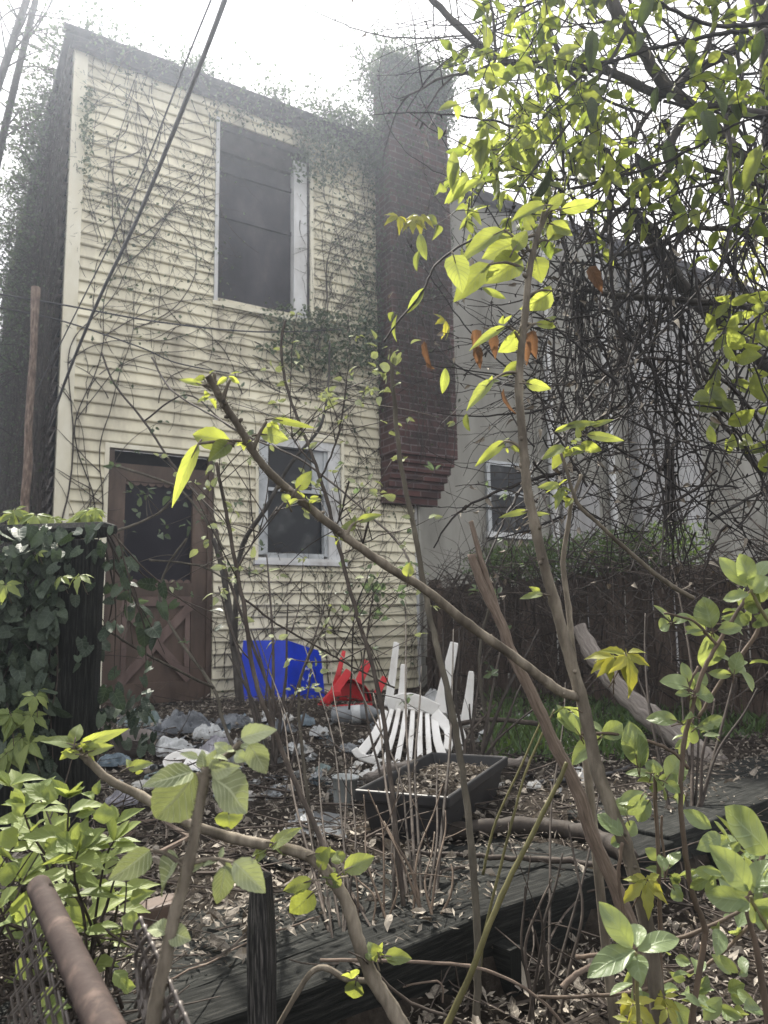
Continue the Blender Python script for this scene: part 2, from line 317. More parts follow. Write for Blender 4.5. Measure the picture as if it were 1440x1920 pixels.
M['cable'] = surf('black cable sheath', [(.3, (.02, .02, .024)), (.7, (.05, .05, .055))], 20, rough=.5, spec=.4, bump=.1, bdist=.001)
M['blue'] = surf('scuffed blue plastic', [(.25, (.006, .030, .36)), (.55, (.006, .045, .62)), (.85, (.03, .10, .72))], 4, rough=.38, spec=.5, bump=.05, bdist=.003)
M['bluelit'] = surf('blue plastic with painted edge light', [(.3, (.02, .05, .55)), (.7, (.10, .17, .70))], 9, rough=.4, spec=.5, bump=.05, bdist=.002)  # edge highlights painted as a lighter blue on ribs and rims
M['white_mark'] = surf('white moulded mark', [(.3, (.4, .45, .8)), (.7, (.65, .7, .9))], 9, rough=.5, bump=0)
M['red'] = surf('faded red plastic', [(.25, (.33, .010, .015)), (.6, (.58, .018, .026)), (.85, (.62, .06, .06))], 6, rough=.4, spec=.5, bump=.05, bdist=.003)
M['whiteplastic'] = surf('dirty white resin', [(.25, (.48, .45, .40)), (.45, (.72, .71, .68)), (.75, (.84, .84, .83))], 5, rough=.45, spec=.45, bump=.06, bdist=.003)
M['blackplastic'] = surf('dusty black plastic', [(.3, (.012, .012, .013)), (.65, (.028, .028, .03)), (.85, (.07, .066, .06))], 9, rough=.5, spec=.4, bump=.1, bdist=.002)
M['greyplastic'] = surf('cloudy grey plastic', [(.3, (.10, .11, .12)), (.7, (.24, .255, .27))], 7, rough=.3, spec=.5, bump=.1, bdist=.004)
M['clearplastic'] = surf('cloudy clear plastic', [(.3, (.24, .26, .26)), (.7, (.45, .48, .48))], 7, rough=.25, spec=.6, bump=.1, bdist=.003)
M['bagwhite'] = surf('crumpled white bag', [(.3, (.34, .35, .35)), (.7, (.62, .64, .65))], 8, rough=.5, spec=.4, bump=.5, bdist=.02)
M['bagblue'] = surf('crumpled blue wrapper', [(.3, (.08, .12, .15)), (.7, (.25, .31, .36))], 14, rough=.45, spec=.4, bump=.5, bdist=.02)
M['bagviolet'] = surf('crumpled lavender bag', [(.3, (.22, .215, .25)), (.7, (.42, .415, .46))], 8, rough=.5, spec=.4, bump=.5, bdist=.02)
M['bagblack'] = surf('crumpled dark bag', [(.3, (.045, .05, .06)), (.6, (.13, .145, .165)), (.85, (.3, .32, .34))], 9, rough=.4, spec=.6, bump=.6, bdist=.02)
M['bagteal'] = surf('faded teal wrapper', [(.3, (.09, .13, .13)), (.7, (.23, .29, .285))], 12, rough=.5, spec=.4, bump=.4, bdist=.02)
M['taupe'] = surf('taupe clay bowl', [(.3, (.11, .095, .085)), (.7, (.22, .195, .18))], 10, rough=.6, bump=.1, bdist=.002)
M['paper'] = surf('dirty paper', [(.3, (.36, .35, .33)), (.7, (.62, .62, .60))], 9, rough=.8, bump=.3, bdist=.006)
M['roof'] = surf('flat tar roof', [(.3, (.03, .03, .03)), (.7, (.07, .068, .066))], 5, rough=.9, bump=.2)
# ------------------------------------------------------------------ light and sky
SUN_EL = math.radians(56); SUN_AZ = math.radians(-22)
sd = V((math.sin(SUN_AZ) * math.cos(SUN_EL), math.cos(SUN_AZ) * math.cos(SUN_EL), math.sin(SUN_EL)))
w = bpy.data.worlds.new('World'); scene.world = w; w.use_nodes = True
nt = w.node_tree; nt.nodes.clear(); L = nt.links.new
wo = nd(nt, 'ShaderNodeOutputWorld'); bg = nd(nt, 'ShaderNodeBackground'); bg.inputs['Strength'].default_value = .12
sk = nd(nt, 'ShaderNodeTexSky'); sk.sky_type = 'NISHITA'; sk.sun_disc = False; sk.sun_elevation = SUN_EL; sk.sun_rotation = SUN_AZ % (2 * PI); sk.dust_density = 2.5; sk.air_density = 1.0
tc = nd(nt, 'ShaderNodeTexCoord'); no = nd(nt, 'ShaderNodeTexNoise'); no.inputs['Scale'].default_value = 1.7; no.inputs['Detail'].default_value = 7; no.inputs['Roughness'].default_value = .6
L(tc.outputs['Generated'], no.inputs['Vector'])
cf = ramp(nt, [(.3, (.66, .66, .66)), (.62, (.98, .98, .98))], no.outputs['Fac'])
cm = nd(nt, 'ShaderNodeMix', data_type='RGBA'); L(cf, cm.inputs[0]); L(sk.outputs[0], cm.inputs[6]); cm.inputs[7].default_value = (5.75, 5.55, 5.35, 1)
L(cm.outputs[2], bg.inputs['Color']); L(bg.outputs[0], wo.inputs['Surface'])
sl = bpy.data.lights.new('sun', 'SUN'); sl.energy = 4.6; sl.angle = math.radians(.6); sl.color = (1, .94, .84)
so = bpy.data.objects.new('sun', sl); COL.objects.link(so); so.rotation_euler = sd.to_track_quat('Z', 'Y').to_euler(); so.location = sd * 30
vs = scene.view_settings; vs.view_transform = 'Standard'; vs.look = 'None'; vs.exposure = 1.34; vs.gamma = 1.0; vs.use_curve_mapping = False
scene.cycles.max_bounces = 8; scene.cycles.diffuse_bounces = 4; scene.cycles.transmission_bounces = 4; scene.cycles.use_denoising = True
# ------------------------------------------------------------------ added haze volume standing in for lens glare
hz_ = MB(); hz_.box(V((0, 0, 6.0)), V((1, 0, 0)), V((0, 1, 0)), ZV, 118, 118, 15.0)
m, nt, out = newmat('haze'); pv = nd(nt, 'ShaderNodeVolumePrincipled'); pv.inputs['Color'].default_value = (.78, .86, 1, 1); pv.inputs['Density'].default_value = .0088; pv.inputs['Anisotropy'].default_value = .78
nt.links.new(pv.outputs[0], out.inputs['Volume'])
tag(hz_.build('haze', m), 'thin haze added over the yard in place of lens glare', 'haze', kind='stuff')
# ------------------------------------------------------------------ ground
E0 = G(465, 1905); E1 = G(1390, 1538); ED = (E1 - E0).normalized(); EF = V((ED.y, -ED.x, 0))
def nz(p, s): return noise.noise(V((p[0] * s, p[1] * s, 3.1)))
def GT(x, y, up=0.0):               # where that line of sight meets the soil
    z = 0.0
    for _ in range(6):
        p = G(x, y, z); z = tz(p.x, p.y) + up
    return G(x, y, z)
def tz(x, y):
    q = (V((x, y, 0)) - E0).dot(EF)
    if q > 0.0: return -.135 - .16 * min(q, 1.2) + .02 * nz((x, y), 5)
    k = max(0, min(1, (-q - .25) / .35))
    z = lerp(-.05, .012, k) + .022 * nz((x, y), 3.2) + .012 * nz((x, y), 9)
    pile = math.exp(-(((x + .75) / .9) ** 2 + ((y - 5.0) / 1.1) ** 2)); z += .10 * pile * k
    return z
def axis(lo, hi, step, far):
    a = [lo + i * step for i in range(int((hi - lo) / step) + 1)]
    g = step; l = []; v = lo
    while v > -far: g *= 1.5; v -= g; l.append(v)
    r = []; g = step; v = a[-1]
    while v < far: g *= 1.5; v += g; r.append(v)
    return l[::-1] + a + r
gx = axis(-3.2, 4.2, .05, 50); gy = axis(.4, 7.6, .05, 50)
g = MB(); vsx = []
for y in gy:
    for x in gx: vsx.append(V((x, y, tz(x, y))))
nx = len(gx)
g.add(vsx, [(j * nx + i, j * nx + i + 1, (j + 1) * nx + i + 1, (j + 1) * nx + i) for j in range(len(gy) - 1) for i in range(nx - 1)], None)
tag(g.build('ground', M['soil'], smooth=True), kind='structure')
# ------------------------------------------------------------------ the yellow house
house = thing('house', FP(0, 0), 'two storey house clad in cream yellow clapboards, vines creeping over its wall', 'house')
HW = 3.31; HT = 5.46
holes = [(.37, 1.25, -.2, 2.06), (1.64, 2.47, 1.17, 2.34), (1.22, 2.17, 3.46, 5.20)]
wall = MB(); ce = .1
k = 0; z = -.1
while z < HT - .05:
    segs = [(0.1, HW)]
    for (a, b, c, d) in holes:
        if c < z + .05 < d:
            ns = []
            for (p, q) in segs:
                if b <= p or a >= q: ns.append((p, q)); continue
                if a > p: ns.append((p, a))
                if b < q: ns.append((b, q))
            segs = ns
    tilt = G_(0, .0022); zz = z + G_(0, .002)
    for (p, q) in segs:
        n = max(2, int((q - p) / .16)); vs_ = []; uv_ = []
        rr = R()
        for i in range(n + 1):
            s = lerp(p, q, i / n); dz = tilt * (s - 1.6) + .003 * nz((s * 2, z * 7), 1.3); do = .0035 * nz((s * 1.5, z * 9 + 4), 1.1)
            vs_ += [FP(s, zz + ce + .006 + dz, .002), FP(s, zz + .008 + dz, .027 + do), FP(s, zz + dz, .023 + do), FP(s, zz - .003 + dz, .001)]
            uv_ += [(s, zz)] * 4
        fs_ = []
        for i in range(n):
            a = i * 4; fs_ += [(a + k_ + 1, a + k_ + 5, a + k_ + 4, a + k_) for k_ in range(3)]
        wall.add(vs_, fs_, uv_, rr)
    z += ce
wall.build('wall', M['siding'], house)
sh = MB()
for (a, b, zz0, zz1) in [(0, .37, -.1, HT), (1.25, HW, -.1, 1.17), (.37, HW, 2.06 + .3, 3.46), (0.37, HW, 5.2, HT), (1.25, 1.64, 1.17, 2.34), (2.47, HW, 1.17, 2.34), (.37, 1.22, 3.46, 5.2), (2.17, HW, 3.46, 5.2), (.37, HW, 2.06, 2.36)]:
    if (a, zz0) == (.37, 2.06): a, b = .37, 1.62
    sh.fbox(a, b, zz0, zz1, -.10, -.005)
sh.build('wall', M['cream'], house)
t = MB(); t.fbox(0, .105, -.1, HT - .02, -.02, .028); t.build('corner_board', M['cream'], house)
t = MB(); t.fbox(HW - .03, HW + .02, -.1, 1.80, -.02, .03); t.build('corner_board', M['whitetrim'], house)
t = MB(); t.box(FP(HW + .012, 2.8, -3), NV, ZV, DV, 6.1, 5.6, .03); t.build('party_wall', M['stucco'], house)
# side wall facing left, seen very obliquely
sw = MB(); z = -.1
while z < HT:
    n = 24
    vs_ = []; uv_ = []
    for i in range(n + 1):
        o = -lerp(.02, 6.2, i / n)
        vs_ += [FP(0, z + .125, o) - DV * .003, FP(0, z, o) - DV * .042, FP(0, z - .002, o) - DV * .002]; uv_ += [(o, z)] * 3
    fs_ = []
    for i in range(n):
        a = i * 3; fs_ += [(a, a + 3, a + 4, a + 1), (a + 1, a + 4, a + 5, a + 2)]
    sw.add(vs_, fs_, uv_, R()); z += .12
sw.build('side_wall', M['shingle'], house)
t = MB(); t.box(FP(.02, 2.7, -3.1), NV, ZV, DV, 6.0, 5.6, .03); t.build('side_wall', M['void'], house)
rf = MB(); rf.box(FP(HW / 2, HT + .03, -3.05), NV, DV, ZV, 6.3, HW + .16, .07); rf.build('roof', M['roof'], house)
t = MB(); t.fbox(-.01, HW, HT - .075, HT + .085, .012, .075, seg=14, warp=.008); t.build('fascia', M['fascia'], house)
t = MB()
pts = [FP(lerp(-.1, HW, i / 16), HT + .03 + .012 * nz((i * .7, 2), 1), .11) for i in range(17)]
t.tube(pts, .036, 8); t.build('gutter', M['fascia'], house)
# upper window: deep dark opening with a screen toned for haze, a board on the right
def void(s0, s1, z0, z1, parent, off=-.095):
    t = MB(); t.fbox(s0, s1, z0, z1, off - .02, off); return t.build('dark_room', M['void'], parent)
wn = MB()
wn.fbox(1.213, 1.245, 3.45, 5.22, -.09, .035)
upw = wn.build('window', M['whitetrim'], house)
t = MB(); t.fbox(1.245, 1.985, 3.47, 5.13, -.075, -.06); t.build('screen', M['upscreen'], upw)
t = MB(); t.fbox(1.245, 1.28, 3.47, 5.13, -.058, -.02); t.fbox(1.28, 1.985, 4.30, 4.335, -.058, -.04); t.fbox(1.28, 1.985, 4.74, 4.78, -.058, -.035)
t.build('sash', M['upscreen'], upw)
t = MB(); t.fbox(1.985, 2.12, 3.44, 5.05, -.07, .018, seg=6, warp=.001); t.build('casing', M['whitetrim'], upw)
t = MB(); t.fbox(2.12, 2.15, 3.44, 5.13, -.07, .006); t.fbox(1.245, 2.12, 5.13, 5.22, -.09, .012); t.fbox(1.245, 1.985, 4.93, 5.13, -.058, -.01, seg=5, warp=.006); t.build('casing', M['fascia'], upw)
t = MB(); t.fbox(2.15, 2.185, 3.42, 5.2, -.02, .032); t.build('casing', M['cream'], upw)
t = MB(); t.fbox(1.20, 2.15, 3.415, 3.455, -.08, .045); t.build('sill', M['cream'], upw)
# lower window
wn = MB(); wn.fbox(1.645, 1.735, 1.24, 2.22, -.085, .012); lww = wn.build('window', M['greyframe'], house)
t = MB(); t.fbox(1.735, 2.30, 1.25, 1.83, -.075, -.065); t.build('pane', M['glass'], lww)
t = MB(); t.fbox(1.735, 2.30, 1.83, 2.22, -.065, -.055); t.build('pane', M['glass'], lww)
t = MB(); t.fbox(1.735, 2.30, 1.815, 1.845, -.052, -.02); t.fbox(2.30, 2.335, 1.24, 2.22, -.07, -.012); t.fbox(1.735, 2.30, 1.215, 1.26, -.06, -.012); t.fbox(1.735, 1.752, 1.26, 1.815, -.06, -.03); t.fbox(2.19, 2.30, 1.845, 2.22, -.05, -.03); t.build('sash', M['greyframe'], lww)
t = MB(); t.fbox(2.335, 2.462, 1.215, 2.34, -.07, .010, seg=6, warp=.001); t.fbox(1.645, 2.335, 2.22, 2.335, -.07, .014); t.build('casing', M['whitetrim'], lww)
t = MB(); t.fbox(1.60, 2.50, 1.150, 1.185, -.07, .06); t.fbox(1.64, 2.47, 1.187, 1.213, -.07, .03); t.build('sill', M['whitetrim'], lww)
t = MB(); t.fbox(2.464, 2.494, 1.19, 2.37, -.02, .03); t.fbox(1.615, 1.643, 1.19, 2.37, -.02, .028); t.fbox(1.643, 2.464, 2.337, 2.37, -.02, .026); t.build('casing', M['cream'], lww)
# storm door
dm = MB(); dm.fbox(.43, .525, .04, 1.94, -.05, -.012); dm.fbox(1.075, 1.20, .04, 1.94, -.05, -.012); dm.fbox(.525, 1.075, 1.80, 1.94, -.05, -.014); dm.fbox(.525, 1.075, .88, .985, -.05, -.010); dm.fbox(.525, 1.075, .04, .20, -.05, -.014)
door = dm.build('door', M['brownpaint'], house)
t = MB(); t.fbox(.525, 1.075, .20, .88, -.055, -.036); t.build('panel', M['brownpaint'], door)
t = MB(); t.fbox(.525, 1.075, .985, 1.80, -.058, -.05); t.build('screen', M['darkscreen'], door)
t = MB()
for s0_, s1_, zA, zB in ((.53, 1.07, .21, .80), (.53, 1.07, .80, .21)):
    a = FP(s0_, zA, -.027); b_ = FP(s1_, zB, -.027); dr = (b_ - a)
    t.box((a + b_) / 2 + NV * (.008 if zA > zB else .004), dr.normalized(), NV.cross(dr.normalized()), NV, dr.length, .07, .026)
t.fbox(.525, 1.075, .80, .878, -.035, -.013); t.fbox(.53, .57, .2, .8, -.035, -.015); t.fbox(1.03, 1.07, .2, .8, -.035, -.015)
t.build('crossbuck', M['brownlit'], door)
for zz, sg in ((.987, 1), (1.798, -1)):
    t = MB()
    for k in range(9):
        s0_ = .525 + .55 * k / 9; cs = s0_ + .03
        vs_ = [FP(cs - .03, zz, -.030)] + [FP(cs + .03 * math.cos(PI - PI * i / 6), zz + sg * .028 * math.sin(PI * i / 6), -.030) for i in range(7)] + [FP(cs + .03, zz, -.030)]
        t.add(vs_, [tuple(range(len(vs_)))])
    sc_ = t.build('scallop_trim', M['brownlit'], door); solid(sc_, .006)
t = MB(); t.fbox(.385, .43, .0, 2.05, -.09, .006); t.fbox(1.20, 1.245, .0, 2.05, -.09, .006); t.build('door_frame', M['brownpaint'], house)
t = MB(); t.fbox(.43, 1.20, 1.94, 2.05, -.095, -.06); t.build('door_frame', M['void'], house)  # near-black strip painted as the shade in the gap over the door
t = MB(); t.fbox(.35, .385, -.05, 2.09, -.02, .03); t.fbox(.385, 1.26, 2.052, 2.088, -.02, .028); t.build('door_trim', M['cream'], house)
t = MB(); t.fbox(.36, 1.27, -.08, .035, -.08, .06); t.build('threshold', M['darkwood'], house)
# chimney on the right corner
cs0 = 2.89; cs1 = fac(850, 600, .30)[0]; cz1 = fac(829, 150, .30)[1]; cz0 = fac(712, 945, 0)[1] + .0
def brickbox(mb, s0, s1, z0, z1, o0, o1):
    a = [FP(s0, z0, o0), FP(s1, z0, o0), FP(s1, z0, o1), FP(s0, z0, o1), FP(s0, z1, o0), FP(s1, z1, o0), FP(s1, z1, o1), FP(s0, z1, o1)]
    mb.add(a, [(3, 2, 6, 7), (0, 3, 7, 4), (2, 1, 5, 6), (1, 0, 4, 5), (4, 7, 6, 5), (0, 1, 2, 3)],
           {0: [(s0, z0), (s1, z0), (s1, z1), (s0, z1)], 1: [(o0, z0), (o1, z0), (o1, z1), (o0, z1)], 2: [(o1, z0), (o0, z0), (o0, z1), (o1, z1)], 3: [(s1, z0), (s0, z0), (s0, z1), (s1, z1)],
            4: [(s0, o0), (s0, o1), (s1, o1), (s1, o0)], 5: [(s0, o0), (s1, o0), (s1, o1), (s0, o1)]}, .5)
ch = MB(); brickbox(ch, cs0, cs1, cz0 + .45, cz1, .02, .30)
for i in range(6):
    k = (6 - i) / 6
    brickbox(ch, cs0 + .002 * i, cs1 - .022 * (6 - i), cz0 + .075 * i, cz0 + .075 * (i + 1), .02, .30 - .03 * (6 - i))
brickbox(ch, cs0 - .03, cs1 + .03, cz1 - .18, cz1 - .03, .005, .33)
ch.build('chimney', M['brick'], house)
# ------------------------------------------------------------------ the neighbour's grey house
nb = thing('house', FP(6, 0, -.3), 'grey stucco house standing behind the tangled vines and picket fence', 'house')
nz1 = fac(862, 368, -.25)[1]
t = MB(); t.fbox(HW + .04, 11.5, -.2, nz1, -.6, -.25); t.build('wall', M['stucco'], nb)
t = MB(); t.fbox(HW + .04, 11.6, nz1, nz1 + .12, -.7, -.17); t.build('fascia', M['fascia'], nb)
t = MB(); t.box(FP(7.4, nz1 + .05, -4.0), DV, NV, ZV, 8.1, 6.4, .08); t.build('roof', M['roof'], nb)
t = MB(); t.box(FP(11.5, nz1 / 2, -4.0), NV, ZV, DV, 6.6, nz1, .2); t.build('wall', M['stucco'], nb)
def nwin(x0, x1, y0, y1, mat):
    a, zb = fac(x0, y1, -.25); b_, zt = fac(x1, y0, -.25); zt2 = fac(x0, y0, -.25)[1]
    zb2 = fac(x1, y1, -.25)[1]; zb = (zb + zb2) / 2; zt = (zt + zt2) / 2
    f = MB(); w_ = .05
    f.fbox(a, a + w_, zb, zt, -.249, -.215); f.fbox(b_ - w_, b_, zb, zt, -.249, -.215); f.fbox(a + w_, b_ - w_, zt - w_, zt, -.249, -.217); f.fbox(a + w_, b_ - w_, zb + (zt - zb) * .52, zb + (zt - zb) * .52 + .05, -.247, -.22)
    o = f.build('window', mat, nb)
    p = MB(); p.fbox(a + w_, b_ - w_, zb, zt - w_, -.246, -.238); p.build('pane', M['glass'], o)
    s = MB(); s.fbox(a - .03, b_ + .03, zb - .06, zb, -.249, -.19); s.build('sill', M['whitetrim'], o)
nwin(913, 992, 868, 1000, M['greyframe'])
a0 = fac(1050, 950, -.25)[0]; a1 = fac(1118, 950, -.25)[0]
t = MB(); t.fbox(a0, a1, .0, fac(1080, 905, -.25)[1], -.249, -.20); t.build('door', M['palesiding'], nb)
a0 = fac(1180, 600, -.1)[0]; a1 = fac(1296, 600, -.1)[0]; zt = fac(1240, 492, -.1)[1]
t = MB()
z = 0
t.fbox(a0, a1, 0, zt, -.249, -.1); t.build('rear_bay', M['palesiding'], nb)
t = MB(); t.fbox(a0 - .06, a1 + .06, zt, zt + .1, -.249, -.04); t.build('rear_bay', M['fascia'], nb)
t = MB()
for xx in (1128, 1020):
    a0 = fac(xx, 600, -.2)[0]; t.tube([FP(a0, 0, -.19), FP(a0, nz1 - .02, -.19)], .045, 10)
t.build('downspout', M['whitetrim'], nb)
t = MB()
for xx in (1000, 1180, 1300):
    a0 = fac(xx, 600, -.2)[0]; t.fbox(a0, a0 + .03, 0, nz1 - .01, -.249, -.235)
t.build('wall_batten', M['stucco'], nb)
# ------------------------------------------------------------------ picket fence running from the house corner towards the right
FC = FP(HW + .06, 0, .05)
def FN(t_, z, o=0): return FC + NV * t_ + ZV * z + DV * o
fence = thing('picket_fence', FN(2, 0), 'old brown picket fence under a heap of dead brush, right of the house', 'fence')
for k in range(53):
    t_ = .06 + k * .083; h = 1.0 + G_(0, .02); mb = MB()
    mb.box(FN(t_, h / 2 - .03, G_(0, .006)), (ZV + NV * G_(0, .02) + DV * G_(0, .015)).normalized(), NV, DV, h, .07, .018, 3, .002)
    mb.build('picket', M['fencewood'], fence)
for zz in (.25, .88):
    mb = MB(); mb.box(FN(2.2, zz, .035), NV, ZV, DV, 4.5, .08, .04, 10, .003); mb.build('rail', M['fencewood'], fence)
for t_ in (.03, 2.2, 4.3):
    mb = MB(); mb.box(FN(t_, .5, .1), ZV, NV, DV, 1.08, .09, .09, 3, .002); mb.build('post', M['fencewood'], fence)
def rand_unit():
    while True:
        v = V((U(-1, 1), U(-1, 1), U(-1, 1)))
        if .05 < v.length < 1: return v.normalized()
def twig_curve(p, d, L_, n=8, bend=.25, grav=0.0):
    pts = [p.copy()]; d = d.normalized(); st = L_ / n; ax = rand_unit()
    for i in range(n):
        d = (d + ax * (bend * .35) + rand_unit() * bend * .3 + V((0, 0, -grav))).normalized(); p = p + d * st; pts.append(p.copy())
    return pts
def taper(r0, r1, n): return [lerp(r0, r1, i / (n - 1)) for i in range(n)]
hd = MB(); st = MB()
for k in range(5200):
    t_ = U(.75, 2.95); a = U(0, 2 * PI); rr = math.sqrt(R())
    top = .14 + .06 * nz((t_ * 2, 1), 2)
    c = FN(t_, 1.10 + rr * top * math.sin(a) * 1.25, .10 + rr * .24 * math.cos(a))
    hd.tiny(c, rand_unit() + V((0, 0, .35)), rand_unit() + V((0, 0, .5)), U(.03, .055), U(.012, .022))
for k in range(90):
    st.tube(twig_curve(FN(U(.7, 3), U(.9, 1.1), U(-.05, .25)), rand_unit() + ZV * 1.2, U(.12, .3), 5), .0025, 4)
hedge = thing('hedge', FN(1.8, 1.0, .1), 'dark green hedge growing over the top of the picket fence', 'hedge')
hd.build('foliage', M['leafhedge'], hedge); st.build('stem', M['barkdark'], hedge)
br = MB()
for k in range(900):
    t_ = U(.4, 4.5); z0 = 1.06 - .9 * R() ** 1.6; o = -U(.02, .3)
    d = NV * G_(0, 1) + DV * G_(0, .3) + ZV * G_(-.15, .6)
    p = twig_curve(FN(t_, z0, o), d, U(.25, 1.3), 10, .35); n = len(p)
    for q in p: q.z = max(q.z, .02)
    br.tube(p, taper(U(.002, .007), .001, n), 4)
bt = tag(br.build('brush_heap', M['brushbark']), 'heap of dead brown brush leaning on the picket fence', 'brush')
# ------------------------------------------------------------------ poles and cables
def pxtube(name, pts, Ys, w0, w1, mat, sides=8, k=6, parent=None, jit=0):
    ps = smooth_path([P(x, y, Y) for (x, y), Y in zip(pts, Ys)], k); n = len(ps)
    if jit: ps = [p + rand_unit() * jit for p in ps]
    mb = MB(); mb.tube(ps, taper(w0, w1, n), sides, R()); return mb.build(name, mat, parent, True)
yp = 4.9
b0 = P(47, 1000, yp); b1 = P(68, 540, yp + .15); b0.z = -.05
mb = MB(); pth = [lerp(b0, b1, i / 12) + V((G_(0, .006), G_(0, .006), 0)) for i in range(13)]
mb.tube(pth, [.029 * U(.8, 1.15) for _ in pth], 9)
tag(mb.build('wooden_pole', M['polewood'], None, True), 'bare peeling orange brown wooden pole standing before the dark side wall', 'pole')
def cable(pts, Ys, r, label):
    ps = smooth_path([P(x, y, Y) for (x, y), Y in zip(pts, Ys)], 12); mb = MB(); mb.tube(ps, r, 8, .5)
    return tag(mb.build('overhead_cable', M['cable'], None, True), label, 'cable', 'cables crossing in front of the house')
cable([(436, -40), (372, 130), (262, 400), (186, 560), (128, 700), (92, 800)], [2.3, 2.75, 3.7, 4.4, 5.1, 5.62], .0098, 'thick black cable slanting down across the left of the house')
cable([(412, -40), (350, 112), (243, 380), (128, 615), (60, 752), (30, 830)], [2.6, 3.0, 3.9, 4.9, 5.6, 6.0], .0042, 'thin black cable slanting beside the thick one on the left')
cable([(-30, 546), (120, 572), (300, 604), (480, 622), (640, 618)], [5.0, 5.3, 5.7, 6.25, 6.75], .007, 'upper of two thin level cables below the upstairs window')
cable([(-30, 572), (110, 600), (260, 650), (330, 680), (430, 700)], [5.0, 5.3, 5.6, 5.8, 6.1], .006, 'lower of two thin level cables, sagging towards the left')
# bare young trunks at the upper left
def trunk_thing(name, pts, Ys, w0, w1, mat, label, cat, group=None, branches=0, blen=.4):
    th = thing(name, P(pts[0][0], pts[0][1], Ys[0]) * 1.0, label, cat, group)
    ps = smooth_path([P(x, y, Y) for (x, y), Y in zip(pts, Ys)], 6)
    base = ps[0].copy(); base.z = tz(base.x, base.y) - .05
    if ps[0].z > .3: ps = [base] + ps
    th.location = base
    n = len(ps); mb = MB(); mb.tube(ps, taper(w0, w1, n), 8); mb.build('trunk', mat, th, True)
    tw = MB()
    for k in range(branches):
        i = random.randrange(n // 3, n - 1); d = rand_unit(); d.z = abs(d.z) * .8
        c = twig_curve(ps[i], d, blen * U(.4, 1.2), 8, .3); tw.tube(c, taper(w1 * .35, .0015, 9), 4)
        for q in range(3):
            j = random.randrange(2, 8); tw.tube(twig_curve(c[j], rand_unit() + ZV * .4, blen * U(.2, .5), 5, .3), taper(.003, .001, 6), 3)
    if branches: tw.build('twigs', M['barkdark'], th)
    return th
trunk_thing('young_tree', [(-40, 520), (-10, 330), (30, 150), (62, 20), (80, -60)], [6.2] * 5, .035, .026, M['limb'], 'slim grey bare trunk at the upper left, nearer the house', 'tree', branches=26, blen=.9)
trunk_thing('young_tree', [(-70, 420), (-25, 230), (20, 90), (50, 0), (70, -60)], [5.9] * 5, .036, .028, M['limb'], 'slim grey bare trunk at the left edge of the view', 'tree', branches=18, blen=.8)
mb = MB(); p0 = P(191, 52, 9.0); mb.tube([V((p0.x, p0.y, 5.0)), P(191, 15, 9.0), P(189, 10, 9.0)], [.035, .035, .03], 8)
tag(mb.build('vent_pipe', M['greyframe']), 'short grey vent pipe rising from the flat roof', 'pipe')
mb = MB(); p0 = P(165, 60, 8.5); mb.tube([V((p0.x, p0.y, 5.0)), P(165, 20, 8.5), P(164, -40, 8.5)], [.014, .013, .012], 6)
tag(mb.build('antenna_mast', M['greyframe']), 'thin mast standing on the roof beside the vent pipe', 'mast')
# ------------------------------------------------------------------ vines on the house
def walker(mb, s, z, ang, L_, r, off, dep=0, lf=None, lfden=0, frame=FP, lim=None, wob=.5, nodes=None, brp=.16):
    st = .05; n = int(L_ / st); pts = []; a = ang; k = G_(0, .25)
    for i in range(n):
        pts.append(frame(s, z, off + .006 * math.sin(i * 1.7) + .004))
        k += G_(0, .5) * wob; k *= .85; a += k * .35
        a += .05 * math.sin(ang - a)
        s += st * math.cos(a); z += st * math.sin(a)
        if lim and not lim(s, z): break
        if dep < 3 and R() < brp and i > 1: walker(mb, s, z, a + random.choice((-1, 1)) * U(.4, 1.1), L_ * U(.25, .6), r * .65, off, dep + 1, lf, lfden, frame, lim, wob, None, brp)
        if lf is not None and R() < lfden:
            b_ = frame(s, z, off + .01); lf.tiny(b_, rand_unit() + NV * .6, rand_unit() + NV * .4 + ZV * .6, U(.02, .045), U(.015, .03))
    if len(pts) > 2: mb.tube(pts, taper(r, max(.0009, r * .35), len(pts)), 4, cap=False)
def inholes(s, z):
    return any(a + .06 < s < b - .04 and c < z < d for (a, b, c, d) in holes)
flim = lambda s, z: -.02 < s < HW + .02 and 0 < z < HT + .1 and not (inholes(s, z) and R() < .35)
st = MB(); lf = MB()
for k in range(26): walker(st, U(.1, 3.2), U(0, .3), PI / 2 + G_(0, .25), U(1.5, 4.5), U(.0035, .007), .02, 0, lf, .05, FP, flim)
for k in range(46): walker(st, U(.3, 3.3), U(4.4, HT), -PI / 2 + G_(0, .5), U(.5, 2.2), U(.002, .005), .02, 0, lf, .10, FP, flim)
for k in range(40): walker(st, U(2.2, 3.1), U(1.9, 3.6), U(0, 2 * PI), U(.5, 1.6), U(.002, .005), .02, 0, lf, .12, FP, flim)
for k in range(30): walker(st, U(.15, 1.3), U(2.2, 5), PI / 2 + G_(0, .6), U(.6, 1.8), U(.002, .005), .02, 0, lf, .03, FP, flim)
for k in range(22): walker(st, U(1.2, 2.6), U(2.4, 3.3), U(-.6, 3.6), U(.4, 1.5), U(.002, .006), .02, 0, lf, .06, FP, flim)
for k in range(8): walker(st, .16 + G_(0, .03), U(0, 1), PI / 2 + G_(0, .06), U(3, 5), U(.005, .009), .03, 2, lf, .05, FP, flim, .2)
for k in range(10): walker(st, 2.18 + G_(0, .05), U(2.6, 3.4), PI / 2 + G_(0, .1), U(1.5, 2.4), U(.003, .006), .04, 1, lf, .08, FP, flim, .3)
